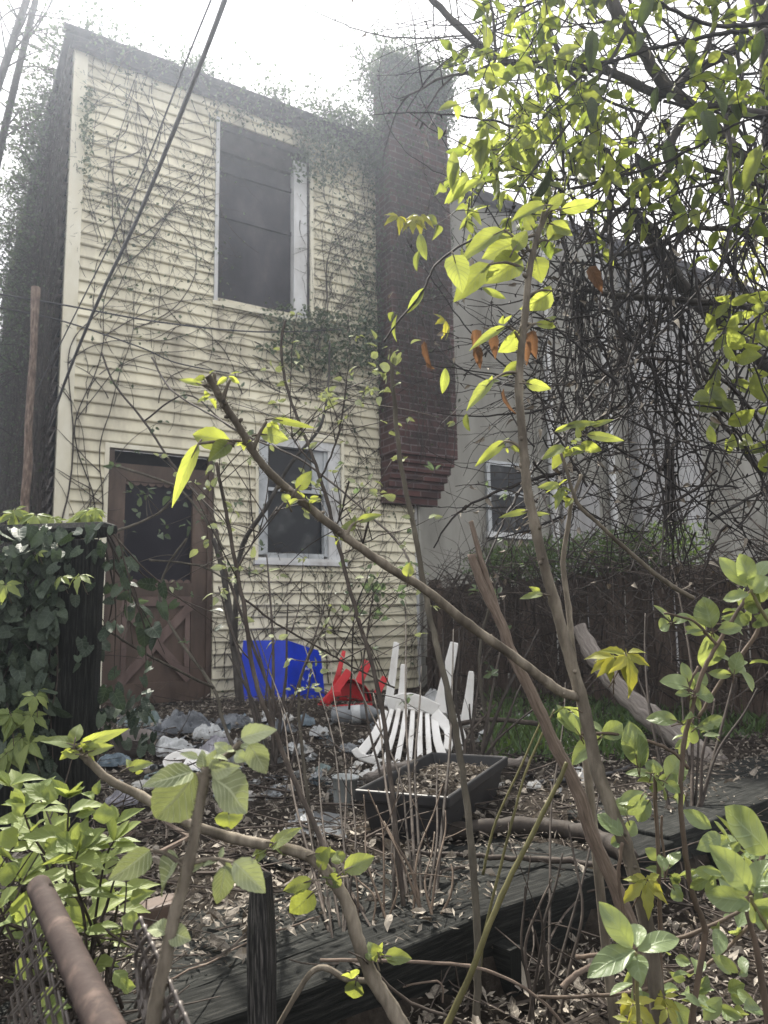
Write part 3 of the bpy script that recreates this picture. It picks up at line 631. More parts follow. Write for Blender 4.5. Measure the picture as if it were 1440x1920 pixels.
def leafpatch(mb, x, y, rx, ry, n, off=.06, sz=(.025, .06), spread=.07):
    for k in range(n):
        a = U(0, 2 * PI); q = math.sqrt(R()) * (1 + .35 * nz((math.cos(a) * 2, math.sin(a) * 2 + x), 1.7))
        s, z = fac(x + rx * q * math.cos(a), y + ry * q * math.sin(a))
        mb.tiny(FP(s, z, off + abs(G_(0, spread))), rand_unit() + NV * .5 - ZV * .3, rand_unit() + NV * .5 + ZV * .6, U(*sz), U(sz[0] * .6, sz[1] * .6))
leafpatch(lf, 640, 275, 90, 45, 900, .09, (.03, .07)); leafpatch(lf, 590, 320, 55, 40, 320, .06); leafpatch(lf, 600, 650, 100, 55, 800, .07, (.03, .075)); leafpatch(lf, 685, 540, 35, 90, 320); leafpatch(lf, 690, 640, 35, 60, 220)
leafpatch(lf, 540, 600, 60, 25, 160); leafpatch(lf, 690, 720, 30, 60, 90); leafpatch(lf, 160, 260, 14, 90, 160, .04); leafpatch(lf, 480, 230, 100, 40, 120)
leafpatch(lf, 650, 420, 50, 110, 110); leafpatch(lf, 300, 560, 140, 120, 60); leafpatch(lf, 240, 420, 70, 120, 50)
wv = thing('wall_vine', FP(1.5, 0, .03), 'leafy creeper with brown stems spread over the cream clapboard wall', 'vine')
st.build('stem', M['barkdark'], wv); lf.build('foliage', M['leaftiny'], wv)
# on the roof edge
st = MB(); lf = MB()
def bushy(st, lf, base, d, L_, nl, sz=(.025, .055), r=.004, bend=.3):
    c = twig_curve(base, d, L_, 9, bend); st.tube(c, taper(r, .0012, 10), 4, cap=False)
    for k in range(nl):
        q = c[random.randrange(3, 10)] + rand_unit() * U(.01, .09)
        lf.tiny(q, rand_unit() + ZV * .2, rand_unit() + ZV * .6, U(*sz), U(sz[0] * .55, sz[1] * .55))
    for k in range(2):
        c2 = twig_curve(c[random.randrange(3, 8)], rand_unit() + ZV * .4, L_ * .5, 6, .3); st.tube(c2, taper(r * .5, .001, 7), 3, cap=False)
        for j in range(nl // 3): lf.tiny(c2[random.randrange(2, 7)] + rand_unit() * .03, rand_unit(), rand_unit() + ZV * .5, U(*sz), U(sz[0] * .55, sz[1] * .55))
for x, wgt in ((.05, 8), (.35, 9), (.6, 5), (.95, 12), (1.08, 14), (1.35, 5), (1.75, 12), (1.9, 8), (2.2, 12), (2.4, 14), (2.55, 16), (2.75, 8)):
    for k in range(int(wgt * .8) + 2): bushy(st, lf, FP(x + G_(0, .07), HT + .03, .06), ZV + rand_unit() * .7, U(.15, .42), wgt)
for k in range(130):   # trailing over the fascia
    s = U(0, HW); c = twig_curve(FP(s, HT + .06, .13), DV * G_(0, 1) - ZV * U(.2, 1.2) + NV * .1, U(.2, .7), 8, .3, .05); st.tube(c, taper(.004, .0012, 9), 4, cap=False)
    for q in c[2:]:
        if R() < .6: lf.tiny(q + NV * .02, rand_unit(), rand_unit() + ZV * .5, U(.025, .05), U(.015, .03))
rv = thing('roof_vine', FP(1.6, HT, .05), 'tufts of small leaves and twigs sprouting along the flat roof edge', 'vine')
st.build('stem', M['barkdark'], rv); lf.build('foliage', M['leafvinedark'], rv)
# on the chimney
st = MB(); lf = MB()
cf = lambda s, z, o: FP(s, z, o + .30)
clim = lambda s, z: cs0 - .02 < s < cs1 + .02 and cz0 + .2 < z < cz1 + .1
for k in range(70): walker(st, U(cs0 + .03, cs1 - .03), U(cz0 + .2, 4.5), PI / 2 + G_(0, .2), U(1, 4), U(.003, .006), .012, 0, lf, .025, cf, clim, .4)
cside = lambda s, z, o: FP(cs0 - o, z, s)
for k in range(9): walker(st, U(.05, .28), U(cz0 + .3, 4), PI / 2 + G_(0, .1), U(1, 3.5), U(.003, .006), .012, 1, lf, .03, cside, lambda s, z: 0 < s < .3 and z < cz1, .3)
for k in range(130):
    s = U(cs0 - .05, cs1 + .05); o = U(0, .36); e = R()
    bushy(st, lf, FP(s, cz1 - U(0, .1), o), ZV * U(.2, 1) + rand_unit(), U(.15, .42), 15, (.025, .05))
for k in range(70):
    z = cz1 - abs(G_(0, .75)); bushy(st, lf, FP(cs0 + .02, z, U(0, .34)), -DV + rand_unit() * .8 - ZV * .2, U(.15, .42), 15, (.025, .05))
for k in range(45):
    z = cz1 - abs(G_(0, .6)); bushy(st, lf, FP(cs1 - .02, z, U(0, .34)), DV + rand_unit() * .8, U(.12, .34), 11, (.025, .05))
for k in range(1700):
    z = cz1 - abs(G_(0, .28)); lf.tiny(FP(U(cs0 - .03, cs1 + .03), z, .33 + abs(G_(0, .05))), rand_unit(), rand_unit() + NV * .4 + ZV * .4, U(.03, .06), U(.02, .035))
for k in range(420):
    lf.tiny(FP(U(cs0, cs1), lerp(cz0 + .5, cz1, R() ** .6), .31 + abs(G_(0, .03))), rand_unit(), rand_unit() + NV * .4 + ZV * .4, U(.025, .05), U(.018, .03))
for k in range(220):
    lf.tiny(FP(cs0 - U(.02, .14), U(cz0 + 1.2, cz1), U(.05, .4)), rand_unit(), rand_unit() + ZV * .5, U(.03, .055), U(.018, .03))
for k in range(46):
    s = U(cs0 - .05, cs1 + .05); bushy(st, lf, FP(s, cz1 - U(0, .25), U(0, .36)), ZV * U(.2, 1) + DV * (s - (cs0 + cs1) / 2) * 2.5 + rand_unit() * .7, U(.35, .62), 12, (.025, .05))
for x0, y0, x1, y1 in ((690, 120, 632, 8), (668, 110, 608, 68), (690, 130, 600, 200), (760, 90, 742, 10)):
    a = P(x0, y0, 6.9); b_ = P(x1, y1, 6.8); c = [lerp(a, b_, i / 8) + rand_unit() * .03 for i in range(9)]; st.tube(c, taper(.007, .002, 9), 5)
    for q in c[4:]: lf.tiny(q, rand_unit() + ZV, rand_unit(), .05, .02)
cv = thing('chimney_vine', FP(cs0 + .4, cz0, .33), 'bushy creeper crowning the brick chimney and trailing down its face', 'vine')
st.build('stem', M['barkdark'], cv); lf.build('foliage', M['leafvinedark'], cv)
# on the dark side wall
st = MB(); lf = MB()
sf = lambda s, z, o: FP(-.02 - o, z, -s)
for k in range(150): walker(st, U(.1, 5), U(0, 2.5), PI / 2 + G_(0, .25), U(1.5, 4.5), U(.003, .008), U(.01, .10), 0, lf, .025, sf, lambda s, z: 0 < s < 6 and z < HT + .1, .4)
for k in range(300):
    t_ = .35 + abs(G_(0, 2.2)); z = max(U(3.0, HT + .1), U(3, HT + .1)) - .1 * t_
    bushy(st, lf, sf(t_, z, .05), -DV * U(.3, 1.2) + rand_unit() * .9, U(.15, .6), 11, (.025, .055))
for k in range(130):
    t_ = U(0, 4); bushy(st, lf, sf(t_, HT + .05, .0), ZV * U(.2, 1) - DV * .7 + rand_unit() * .7, U(.2, .6), 10, (.025, .055))
for k in range(120):
    c = twig_curve(sf(U(.2, 5), U(2.5, HT), .1), rand_unit() - DV * .8, U(.4, 1.3), 10, .35, .05); st.tube(c, taper(.005, .0015, 11), 4, cap=False)
sv = thing('side_wall_vine', sf(2, 0, .1), 'thick mass of creeper hiding the dark side wall at the left', 'vine')
st.build('stem', M['barkdark'], sv); lf.build('foliage', M['leafvinedark'], sv)
# behind the roof at the left: bare tangled twigs against the sky
# ------------------------------------------------------------------ trees beyond the neighbour's house
def tree_far(name, base, h, rad, nclump, mat, label, group=None, lsz=(.12, .24), per=26):
    th = thing(name, base, label, 'tree', group); tr = MB(); fo = MB()
    tr.tube([base, base + V((.1, 0, h * .3)), base + V((-.1, .1, h * .62))], [h * .03, h * .022, h * .012], 8)
    top = base + V((0, 0, h * .66))
    for k in range(nclump):
        d = rand_unit(); q = R() ** .4; c = top + V((d.x * rad * q, d.y * rad * q, d.z * h * .36 * q))
        if R() < .4: tr.tube([lerp(base, top, U(.6, .95)), lerp(top, c, .5) + rand_unit() * .2, c], [h * .007, h * .005, .01], 4)
        for j in range(per):
            p = c + V((G_(0, 1), G_(0, 1), G_(0, .8))) * rad * .13; fo.tiny(p, rand_unit() - ZV * .2, rand_unit() + ZV * .8, U(*lsz), U(lsz[0] * .5, lsz[1] * .6))
    tr.build('trunk', M['limb'], th); fo.build('crown', mat, th); return th
tree_far('tree', V((9.2, 13.0, 0)), 9.5, 2.6, 120, M['leafyellow'], 'yellow green spring tree beyond the grey house at the right', 'trees beyond the grey house')
tree_far('tree', V((13.5, 16.0, 0)), 12.0, 3.4, 130, M['leafyellow'], 'taller loose spring tree farther right beyond the grey house', 'trees beyond the grey house')
# ------------------------------------------------------------------ litter, twigs and weeds on the ground
lt = MB()
for k in range(34000):
    y = 1.5 + 5.2 * R() ** 1.25; x = U(-.62, .62) * y + .05
    p = V((x, y, tz(x, y) + U(.002, .035)))
    q = (p - E0).dot(EF)
    if -.45 < q < 0.0:
        if R() > max(0, (-q - .12) / .25) + .8 * nz(p, 4.0) or R() < .15: continue
        p.z = .014 + U(.002, .02)
    d = rand_unit(); d.z *= .35
    big = R() < .10
    (lt.leaf(p, d, V((G_(0, .6), G_(0, .6), 1)), U(.024, .05), U(.012, .026), random.choice(('ovate', 'ell', 'lance')), 5, 1, U(-.8, 1.1), U(-.6, 1.4), None, .12, .25) if big else lt.tiny(p, d, V((G_(0, .8), G_(0, .8), 1)), U(.008, .034), U(.002, .011)))
tag(lt.build('leaf_litter', M['litter']), 'dry grey brown leaf litter covering the yard and steps', 'litter', kind='stuff')
tw = MB()
for k in range(1700):
    y = 1.55 + 4.6 * R() ** 1.2; x = U(-.6, .62) * y
    p = V((x, y, tz(x, y) + U(.01, .05))); d = rand_unit(); d.z *= .12
    c = twig_curve(p, d, U(.04, .14) if R() < .55 else U(.1, .6), 7, .22)
    for q in c: q.z = max(q.z, tz(q.x, q.y) + .006)
    tw.tube(c, taper(U(.0015, .005), .001, 8), 4)
tag(tw.build('fallen_twigs', M['brushbark']), 'fallen dark twigs scattered across the leaf litter', 'twigs', kind='stuff')
gr = MB()
for k in range(3600):
    x, y = U(915, 1200), U(1300, 1440)
    if R() < .25: x, y = U(1150, 1440), U(1340, 1400)
    p = G(x, y, 0); p.z = tz(p.x, p.y)
    d = rand_unit() * .8 + ZV * 1.1; gr.tiny(p + ZV * U(0, .05), d, rand_unit(), U(.03, .09), U(.008, .02))
tag(gr.build('ground_cover', M['leafhedge']), 'patch of low green weeds on the ground before the picket fence', 'weeds', kind='stuff')
# ------------------------------------------------------------------ deck edge and steps
dk = thing('deck', lerp(E0, E1, .5) - EF * .3, 'low blackened timber deck with a heavy edge beam, half buried in leaf litter', 'deck')
def beam(a, b, back, top, w_, h, name, parent, seg=12, warp=.0025, mat='darkwood'):
    d = (b - a); L_ = d.length; d.normalize(); f = V((d.y, -d.x, 0))
    c = (a + b) / 2 - f * (back + w_ / 2); c.z = top - h / 2
    mb = MB(); mb.box(c, d, f, ZV, L_, w_, h, seg, warp); o = mb.build(name, M[mat], parent); bevel(o, .006, 2); return o
EA = E0 - ED * 1.6; EB = lerp(E0, E1, .775); EC = E1 + ED * 1.8
beam(EA, EB - ED * .012, 0, .012, .13, .17, 'edge_beam', dk); beam(EB, EC, .02, .022, .14, .18, 'edge_beam', dk)
for i in range(3):
    ln = (EA + ED * U(0, .3), EB - ED * U(-.1, .5))
    beam(ln[0], ln[1], .137 + i * .146, .006 - .004 * i, .139, .04, 'board', dk)
for i in range(2): beam(EB + ED * .05, EC - ED * U(0, .4), .17 + i * .146, .010 - .006 * i, .138, .04, 'board', dk)
for t_ in (-.3, .35, .9): 
    q = lerp(E0, E1, t_); mb = MB(); mb.box(q - EF * .25 + ZV * -.12, EF, ED, ZV, .6, .04, .14); mb.build('joist', M['darkwood'], dk)
# lower timber of the next step
S0 = G(1010, 1925, -.27); S1 = G(1440, 1728, -.24)
dS = (S1 - S0).normalized()
mb = MB(); f_ = V((dS.y, -dS.x, 0)); c = (S0 + S1) / 2 - f_ * .07; c.z = -.30
mb.box(c, dS, f_, ZV, (S1 - S0).length + 1.2, .13, .14, 10, .003)
bevel(tag(mb.build('step_timber', M['darkwood']), 'blackened timber of the lower step at the bottom right', 'timber'), .006)
# charred stake
a = P(490, 1640, 1.2); b_ = P(495, 1925, 1.2); b_.z = -.45; b_.x += .004
mb = MB(); n = 14; vs_ = []; pts = [lerp(a, b_, i / n) for i in range(n + 1)]
mb.tube(pts, [.0165 if i == 0 else .0205 if i == 1 else .0225 + .0008 * math.sin(i * 1.3) for i in range(n + 1)], 7, .6)
tag(mb.build('stake', M['charwood']), 'short charred wooden stake with a worn top, bottom centre of the view', 'stake')
# ------------------------------------------------------------------ post and board fence at the left with ivy
Yp = 2.42
pa = P(154, 1012, Yp); pz1 = pa.z
mb = MB(); mb.box(V((pa.x, pa.y, pz1 / 2 - .05)), ZV, V((.97, .22, 0)).normalized(), V((-.22, .97, 0)).normalized(), pz1 + .1, .128, .128, 12, .002)
bevel(tag(mb.build('fence_post', M['darkwood']), 'thick dark square wooden post with ivy hanging from its top', 'post'), .008)
bf = thing('board_fence', V((pa.x - .5, pa.y + .02, 0)), 'dark board fence smothered in ivy at the left edge', 'fence')
for k in range(8):
    mb = MB(); hh = pz1 - .02 + G_(0, .012); mb.box(V((pa.x - .13 - k * .135, pa.y + .05 + G_(0, .004), hh / 2 - .03)), ZV, V((1, 0, 0)), V((0, 1, 0)), hh, .125, .02, 3, .002); mb.build('board', M['darkwood'], bf)
mb = MB(); mb.tube([V((pa.x - 1.2, pa.y + .02, pz1 + .0)), V((pa.x - .5, pa.y, pz1 + .02)), V((pa.x + .08, pa.y - .03, pz1 + .028)), V((pa.x + .12, pa.y - .03, pz1 + .027))], [.03, .032, .028, .015], 8); mb.build('cap_rail', M['darkwood'], bf)
iv = MB(); ist = MB()
VIEW = V((0, -1, .15))
def ivyleaf(p, s=1.0, up=.6, spread=.5):
    N = V((G_(0, spread + .15), -1 + G_(0, .5), up + G_(0, .6))); D = V((G_(0, .7), G_(-.3, .4), -1 + G_(0, .6)))
    k = U(.6, 1.1) * s; iv.leaf(p, D, N, .056 * k, .052 * k, 'heart', 5, 2, U(0, .3), U(-.1, .4), wave=.10)
for k in range(560):
    x, y = U(-60, 112), U(985, 1470)
    if x > 100 and y > 1150 and R() < .7: continue
    ivyleaf(P(x, y, Yp - .06 - U(.0, .13)))
for k in range(20): ivyleaf(P(U(85, 215), U(985, 1035), Yp - U(.05, .16)), .9, 1.2)
for k in range(7): ivyleaf(P(U(120, 195), U(1030, 1260), Yp - .08 - U(.0, .05)), .8)
for k in range(40):
    x0 = U(-50, 120); c = twig_curve(P(x0, U(990, 1200), Yp - .07), V((G_(0, .3), -.05, -1)), U(.2, .6), 10, .2); ist.tube(c, taper(.004, .0015, 11), 5)
for k in range(10):
    x0 = U(188, 225); c = twig_curve(P(x0, U(995, 1030), Yp - U(-.05, .1)), V((U(.1, .75), G_(0, .2), -1)), U(.25, .62), 12, .22); ist.tube(c, taper(.0035, .0012, 13), 5)
    for q in c[2:]:
        if R() < .42: ivyleaf(q + rand_unit() * .018, U(.65, 1.1), .8, .8)
for (x, y) in ((205, 1175), (270, 1180), (290, 1195), (302, 1130), (285, 1175), (168, 1210), (215, 1300), (200, 1290), (190, 1340)): ivyleaf(P(x, y, Yp - .08), 1.2)
for k in range(120): ivyleaf(P(U(180, 290), U(1285, 1400), Yp + U(-.05, .3)), .8, 1.2) if R() < .35 else None
ivy = thing('ivy', V((pa.x - .2, pa.y - .1, 0)), 'dusty dark green ivy draped over the board fence and square post', 'ivy')
iv.build('foliage', M['leafivy'], ivy, True); ist.build('stem', M['barkdark'], ivy)
# ------------------------------------------------------------------ things in the yard
def crumple(c, rx, ry, rz, amp=.28, fr=2.4, nu=40, nv=40, flat=.75, seed=0):
    mb = MB(); o = V((seed * 3.7, seed * 1.3, 2)); an = seed * 1.9; ca_, sa_ = math.cos(an), math.sin(an)
    def f(u, v):     # a crumpled sheet heaped in the middle
        x, y = u * 2 - 1, v * 2 - 1
        x, y = x * math.sqrt(1 - y * y / 2), y * math.sqrt(1 - x * x / 2)
        q = V((x * 1.3, y * 1.3, 0)) + o; wv_ = V((noise.noise(q * 1.4), noise.noise(q * 1.4 + V((5, 2, 1))), 0)) * .7
        rd = 1 - 2.2 * abs(noise.noise((q + wv_) * 1.5)); rd2 = 1 - 2.2 * abs(noise.noise((q + wv_) * 3.4 + V((3, 1, 4))))
        e = max(0, 1 - (x * x + y * y)); k = 1 + .32 * noise.noise(V((math.atan2(y, x) * 1.1, seed, 0)))
        h = e ** .4 * (.40 + .34 * noise.noise(q * 1.5 + V((0, 0, 7))) + amp * .42 * rd + amp * .34 * rd2)
        X, Y = x * rx * k, y * ry * k
        return c + V((X * ca_ - Y * sa_ * rx / max(rx, ry), X * sa_ * ry / max(rx, ry) + Y * ca_, max(-.01, h * rz * 1.0)))
    mb.grid(f, nu, nv); return mb
def bag(name, x, y, w_, h_, mat, label, cat, seed, amp=.3, deep=.8):
    p = GT(x, y + h_ * .35, .012); s = (p - CAM).dot(V((0, 1, 0))) / FPX
    mb = crumple(p, w_ * s / 2, w_ * s / 2 * deep, h_ * s * .9, amp, 2.4, 44, 44, .8, seed)
    return tag(mb.build(name, M[mat], None, False), label, cat)
bag('plastic_bag', 345, 1352, 120, 46, 'bagblack', 'crumpled grey black plastic bag in front of the brown door', 'bag', 1, .5)
bag('plastic_bag', 438, 1350, 70, 34, 'bagblack', 'small dark crumpled bag at the foot of the wall, left of the blue tote', 'bag', 2, .5)
bag('plastic_bag', 325, 1398, 78, 42, 'bagwhite', 'white crumpled plastic bag lying in the rubbish', 'bag', 3, .45)
bag('plastic_bag', 408, 1398, 82, 48, 'bagviolet', 'pale lavender crumpled bag beside the white one', 'bag', 4, .45)
bag('wrapper', 214, 1424, 62, 24, 'bagblue', 'crumpled light blue wrapper beside the clay bowl', 'wrapper', 5, .6)
bag('wrapper', 296, 1452, 58, 18, 'bagteal', 'flattened teal wrapper under the white tray', 'wrapper', 6, .5)
bag('wrapper', 372, 1415, 62, 20, 'paper', 'dirty crumpled paper behind the white tray', 'wrapper', 7, .5)
bag('wrapper', 574, 1350, 34, 24, 'bagblue', 'small blue and white scrap below the blue tote', 'wrapper', 8, .6)
bag('plastic_bag', 598, 1370, 44, 22, 'bagwhite', 'small white scrap of bag left of the clear jug', 'bag', 9, .6)
bag('plastic_bag', 228, 1496, 60, 30, 'bagviolet', 'grey lavender scrap of bag close to the square post', 'bag', 10, .5)
bag('wrapper', 606, 1440, 36, 16, 'bagteal', 'tiny teal scrap in the litter behind the clear tub', 'wrapper', 11, .6)
bag('plastic_bag', 812, 1308, 46, 34, 'bagwhite', 'small white bag between the legs of the white chair', 'bag', 12, .6)
bag('plastic_bag', 265, 1345, 60, 40, 'bagteal', 'greenish crumpled bag by the threshold, partly behind ivy', 'bag', 13, .6)
bag('plastic_bag', 480, 1398, 50, 26, 'bagblack', 'dark scrap of bag right of the lavender bag', 'bag', 14, .6)
bag('stone', 1001, 1468, 30, 22, 'paper', 'pale rounded stone right of the black tray', 'stone', 15, .15)
bag('stone', 735, 1582, 24, 12, 'paper', 'small pale stone in front of the black tray', 'stone', 16, .2)
bag('wrapper', 1083, 1444, 34, 16, 'bagwhite', 'small white scrap in the weeds near the black hose', 'wrapper', 17, .5)
bag('plastic_bag', 390, 1370, 64, 34, 'bagwhite', 'white and grey bag behind the lavender bag, below the door', 'bag', 21, .45)
bag('plastic_bag', 300, 1368, 70, 36, 'bagblack', 'dark grey bag between the threshold and the white bag', 'bag', 22, .5)
bag('plastic_bag', 455, 1420, 60, 26, 'greyplastic', 'dull grey bag behind the top of the pale leafy shoot', 'bag', 23, .5)
bag('plastic_bag', 520, 1360, 54, 26, 'bagblack', 'small grey black bag in front of the blue tote', 'bag', 24, .5)
bag('plastic_bag', 555, 1400, 46, 20, 'bagwhite', 'little dirty white bag in the litter left of the white chair', 'bag', 25, .5)
bag('wrapper', 655, 1400, 48, 20, 'greyplastic', 'crumpled grey wrapper beside the back of the white chair', 'wrapper', 26, .5)
bag('wrapper', 270, 1470, 60, 22, 'paper', 'dirty paper heap below the teal wrapper', 'wrapper', 27, .5)
# flat scraps
def sheet(name, pts, mat, label, cat, lift=.012, amp=.012):
    q = [GT(x, y) for x, y in pts]; mb = MB()
    def f(u, v):
        p = lerp(lerp(q[0], q[1], u), lerp(q[3], q[2], u), v); p.z = tz(p.x, p.y) + lift + amp * noise.noise(V((u * 3, v * 3, q[0].x))); return p
    mb.grid(f, 10, 8); return solid(tag(mb.build(name, M[mat]), label, cat), .0012)
sheet('plastic_sheet', [(525, 1572), (650, 1580), (640, 1535), (560, 1525)], 'greyplastic', 'flat grey plastic sheet lying in the litter', 'sheet')
sheet('paper_scrap', [(558, 1560), (590, 1562), (588, 1545), (570, 1545)], 'bagwhite', 'white paper scrap on the flat grey sheet', 'paper', .03, .01)
# bowl, tray, tub, jug
def lathe(c, prof, sides=28, axis=ZV, ell=1.0):
    a = axis.orthogonal().normalized(); b = axis.cross(a); mb = MB(); vs_ = []; uv = []
    for r_, h in prof:
        for k in range(sides):
            t_ = 2 * PI * k / sides; vs_.append(c + a * (r_ * math.cos(t_)) * ell + b * (r_ * math.sin(t_)) + axis * h); uv.append((k / sides, h))
    fs = [(i * sides + k, i * sides + (k + 1) % sides, (i + 1) * sides + (k + 1) % sides, (i + 1) * sides + k) for i in range(len(prof) - 1) for k in range(sides)]
    fs.append(tuple(range(sides - 1, -1, -1))); mb.add(vs_, fs, uv); return mb
p = GT(247, 1424); s = p.y / FPX; r_ = 36 * s
mb = lathe(V((p.x, p.y, tz(p.x, p.y) + .005)), [(r_ * .72, 0), (r_ * .86, r_ * .5), (r_, r_ * .98), (r_ * 1.06, r_ * 1.0), (r_ * 1.06, r_ * 1.06), (r_ * .94, r_ * 1.04), (r_ * .82, r_ * .5), (r_ * .68, r_ * .06), (.001, r_ * .06)], 28, (ZV + V((.05, -.14, 0))).normalized())
tag(mb.build('bowl', M['taupe'], None, True), 'round taupe plastic bowl lying among the rubbish', 'bowl')
p = GT(352, 1436, .02); s = p.y / FPX; r_ = 42 * s
mb = lathe(V((p.x, p.y, tz(p.x, p.y) + .022)), [(r_ * .8, 0), (r_ * .9, .012), (r_ * .97, .022), (r_ * 1.03, .024), (r_ * 1.03, .027), (r_ * .95, .026), (r_ * .86, .012), (r_ * .76, .004), (.001, .004)], 32, (ZV + V((.04, -.30, 0))).normalized(), 1.0)
tag(mb.build('tray', M['whiteplastic'], None, True), 'shallow white plastic tray tilted towards the viewer', 'tray')
p = GT(645, 1508); s = p.y / FPX; r_ = 20 * s
mb = lathe(V((p.x, p.y, tz(p.x, p.y) - .005)), [(r_ * .9, 0), (r_ * .93, .004), (r_ * 1.15, 48 * s), (r_ * 1.25, 48 * s), (r_ * 1.25, 52 * s), (r_ * 1.1, 51 * s), (r_ * .88, .006), (.001, .006)], 24, (ZV + V((.06, .02, 0))).normalized())
tag(mb.build('tub', M['clearplastic'], None, True), 'cloudy clear plastic tub standing left of the black tray', 'tub')
p = GT(622, 1362, .0); q = GT(712, 1354, .0); ax = (q - p); Lj = ax.length; ax.normalize(); rj = 17 * p.y / FPX
jug = thing('jug', p, 'cloudy grey plastic jug lying on its side beneath the red chair', 'jug')
mb = lathe(p + ZV * rj, [(rj * .9, 0), (rj, .015), (rj, Lj * .72), (rj * .8, Lj * .85), (rj * .35, Lj * .95), (rj * .35, Lj * 1.05), (.001, Lj * 1.05)], 24, ax); mb.build('body', M['greyplastic'], jug, True)
mb = lathe(p + ZV * rj, [(rj * 1.012, Lj * .42), (rj * 1.012, Lj * .6)], 24, ax); mb.build('label', M['bagwhite'], jug, True)
# blue tote upside down
yb = 5.75
tl = P(540, 1326, yb); tl.z = 0
u1 = (P(447, 1326, yb + .25) - P(540, 1326, yb)); u1.z = 0; u2 = (P(613, 1326, yb + .40) - P(540, 1326, yb)); u2.z = 0
w1 = u1.length; w2 = u2.length; u1.normalize(); u2 = (u2 - u1 * u2.dot(u1)).normalized()
tote = thing('tote', tl, 'bright blue plastic recycling tote turned upside down against the wall', 'tote')
def ring(k, z): 
    cc = tl + u1 * w1 / 2 + u2 * w2 / 2
    return [cc + u1 * (sx * w1 / 2 * k) + u2 * (sy * w2 / 2 * k) + ZV * z for sx, sy in ((-1, -1), (1, -1), (1, 1), (-1, 1))]
Ht = .515
mb = MB(); rings = [ring(1.05, .015), ring(1.05, .055), ring(1.0, .06), ring(.90, Ht)]
rings[3][2].z -= .07; rings[3][3].z -= .10; rings[3][1].z -= .0
vs_ = [p for r_ in rings for p in r_]; fs = []
for i in range(3):
    for k in range(4): fs.append((i * 4 + k, i * 4 + (k + 1) % 4, (i + 1) * 4 + (k + 1) % 4, (i + 1) * 4 + k))
fs.append((12, 13, 14, 15)); mb.add(vs_, fs); ob = mb.build('body', M['blue'], tote); solid(ob, .004); bevel(ob, .018, 3)
mb = MB()
for kk in (.16, .5, .84):   # ribs on both faces
    for (uu, ww, oo) in ((u1, w1, -u2 * 0), (u2, w2, -u1 * 0)):
        pass
f0 = lambda uu, ww, vv, t_, z: tl + uu * (ww * (.05 * z / Ht + t_ * (1 - .1 * z / Ht))) + vv * (.05 * (w2 if vv is u2 else w1) * z / Ht - .004)
for t_ in (.02, .94): 
    for (uu, ww, vv) in ((u1, w1, u2), (u2, w2, u1)):
        a, b_ = f0(uu, ww, vv, t_ + .02, .07), f0(uu, ww, vv, t_ + .02, Ht - .02); mb.tube([a, b_], .015, 8)
a, b_ = f0(u1, w1, u2, .1, Ht * .86), f0(u1, w1, u2, .9, Ht * .86); mb.tube([a, b_], .006, 6)
a, b_ = f0(u2, w2, u1, .1, Ht * .86), f0(u2, w2, u1, .9, Ht * .86); mb.tube([a, b_], .006, 6)
for z_ in (.035, Ht * .93):
    for (uu, ww, vv) in ((u1, w1, u2), (u2, w2, u1)):
        a, b_ = f0(uu, ww, vv, .0, z_), f0(uu, ww, vv, .93, z_); mb.tube([a - vv * (.022 if z_ < .1 else 0), b_ - vv * (.022 if z_ < .1 else 0)], .013, 8)
for t_ in (.3, .52, .74):
    a, b_ = f0(u1, w1, u2, t_, .09), f0(u1, w1, u2, t_, Ht * .8); mb.tube([a, b_], .008, 6)
mb.build('rib', M['bluelit'], tote)
mb = MB(); cx, cz_ = .46, Ht * .47
for k in range(3):   # three bent chasing arrows
    an = PI / 2 + k * 2 * PI / 3; q = []
    for (rr, da) in ((.055, -.75), (.050, -.2), (.046, .35)):
        q.append(tl + u2 * (w2 * (.05 * cz_ / Ht + cx) + rr * math.cos(an + da)) + u1 * (.05 * w1 * cz_ / Ht - .004) + ZV * (cz_ + rr * math.sin(an + da)))
    mb.tube(q, [.008, .008, .008], 5); h = (q[2] - q[1]).normalized(); sd_ = h.cross(u1).normalized()
    mb.add([q[2] + sd_ * .016, q[2] - sd_ * .016, q[2] + h * .022], [(0, 1, 2)])
mb.build('recycling_mark', M['white_mark'], tote)
# red chair fallen over
yr = 5.25
rc = thing('chair', G(640, 1326, 0), 'small red plastic chair tipped over beside the blue tote', 'chair')
def bar(pts, Ys, w0, w1, th, mat, parent, name='leg', k=4):
    ps = smooth_path([P(x, y, Y) for (x, y), Y in zip(pts, Ys)], k) if len(pts) > 2 else [lerp(P(*pts[0], Ys[0]), P(*pts[1], Ys[1]), i / 6) for i in range(7)]
    mb = MB(); n = len(ps); vs_ = []
    for i, p_ in enumerate(ps):
        d = (ps[min(i + 1, n - 1)] - ps[max(i - 1, 0)]).normalized(); v = (p_ - CAM).normalized(); s_ = d.cross(v).normalized(); v2 = s_.cross(d)
        w_ = lerp(w0, w1, i / (n - 1)) * p_.y / FPX / 2; h_ = th / 2
        vs_ += [p_ + s_ * w_ + v2 * h_, p_ - s_ * w_ + v2 * h_, p_ - s_ * w_ - v2 * h_, p_ + s_ * w_ - v2 * h_]
    fs = [(i * 4 + k_, i * 4 + (k_ + 1) % 4, (i + 1) * 4 + (k_ + 1) % 4, (i + 1) * 4 + k_) for i in range(n - 1) for k_ in range(4)]
    fs += [(3, 2, 1, 0), tuple((n - 1) * 4 + k_ for k_ in range(4))]
    mb.add(vs_, fs); o = mb.build(name, mat, parent); bevel(o, .005, 2); return o
bar([(606, 1322), (628, 1296), (655, 1258)], [yr - .05, yr, yr + .05], 17, 15, .035, M['red'], rc)
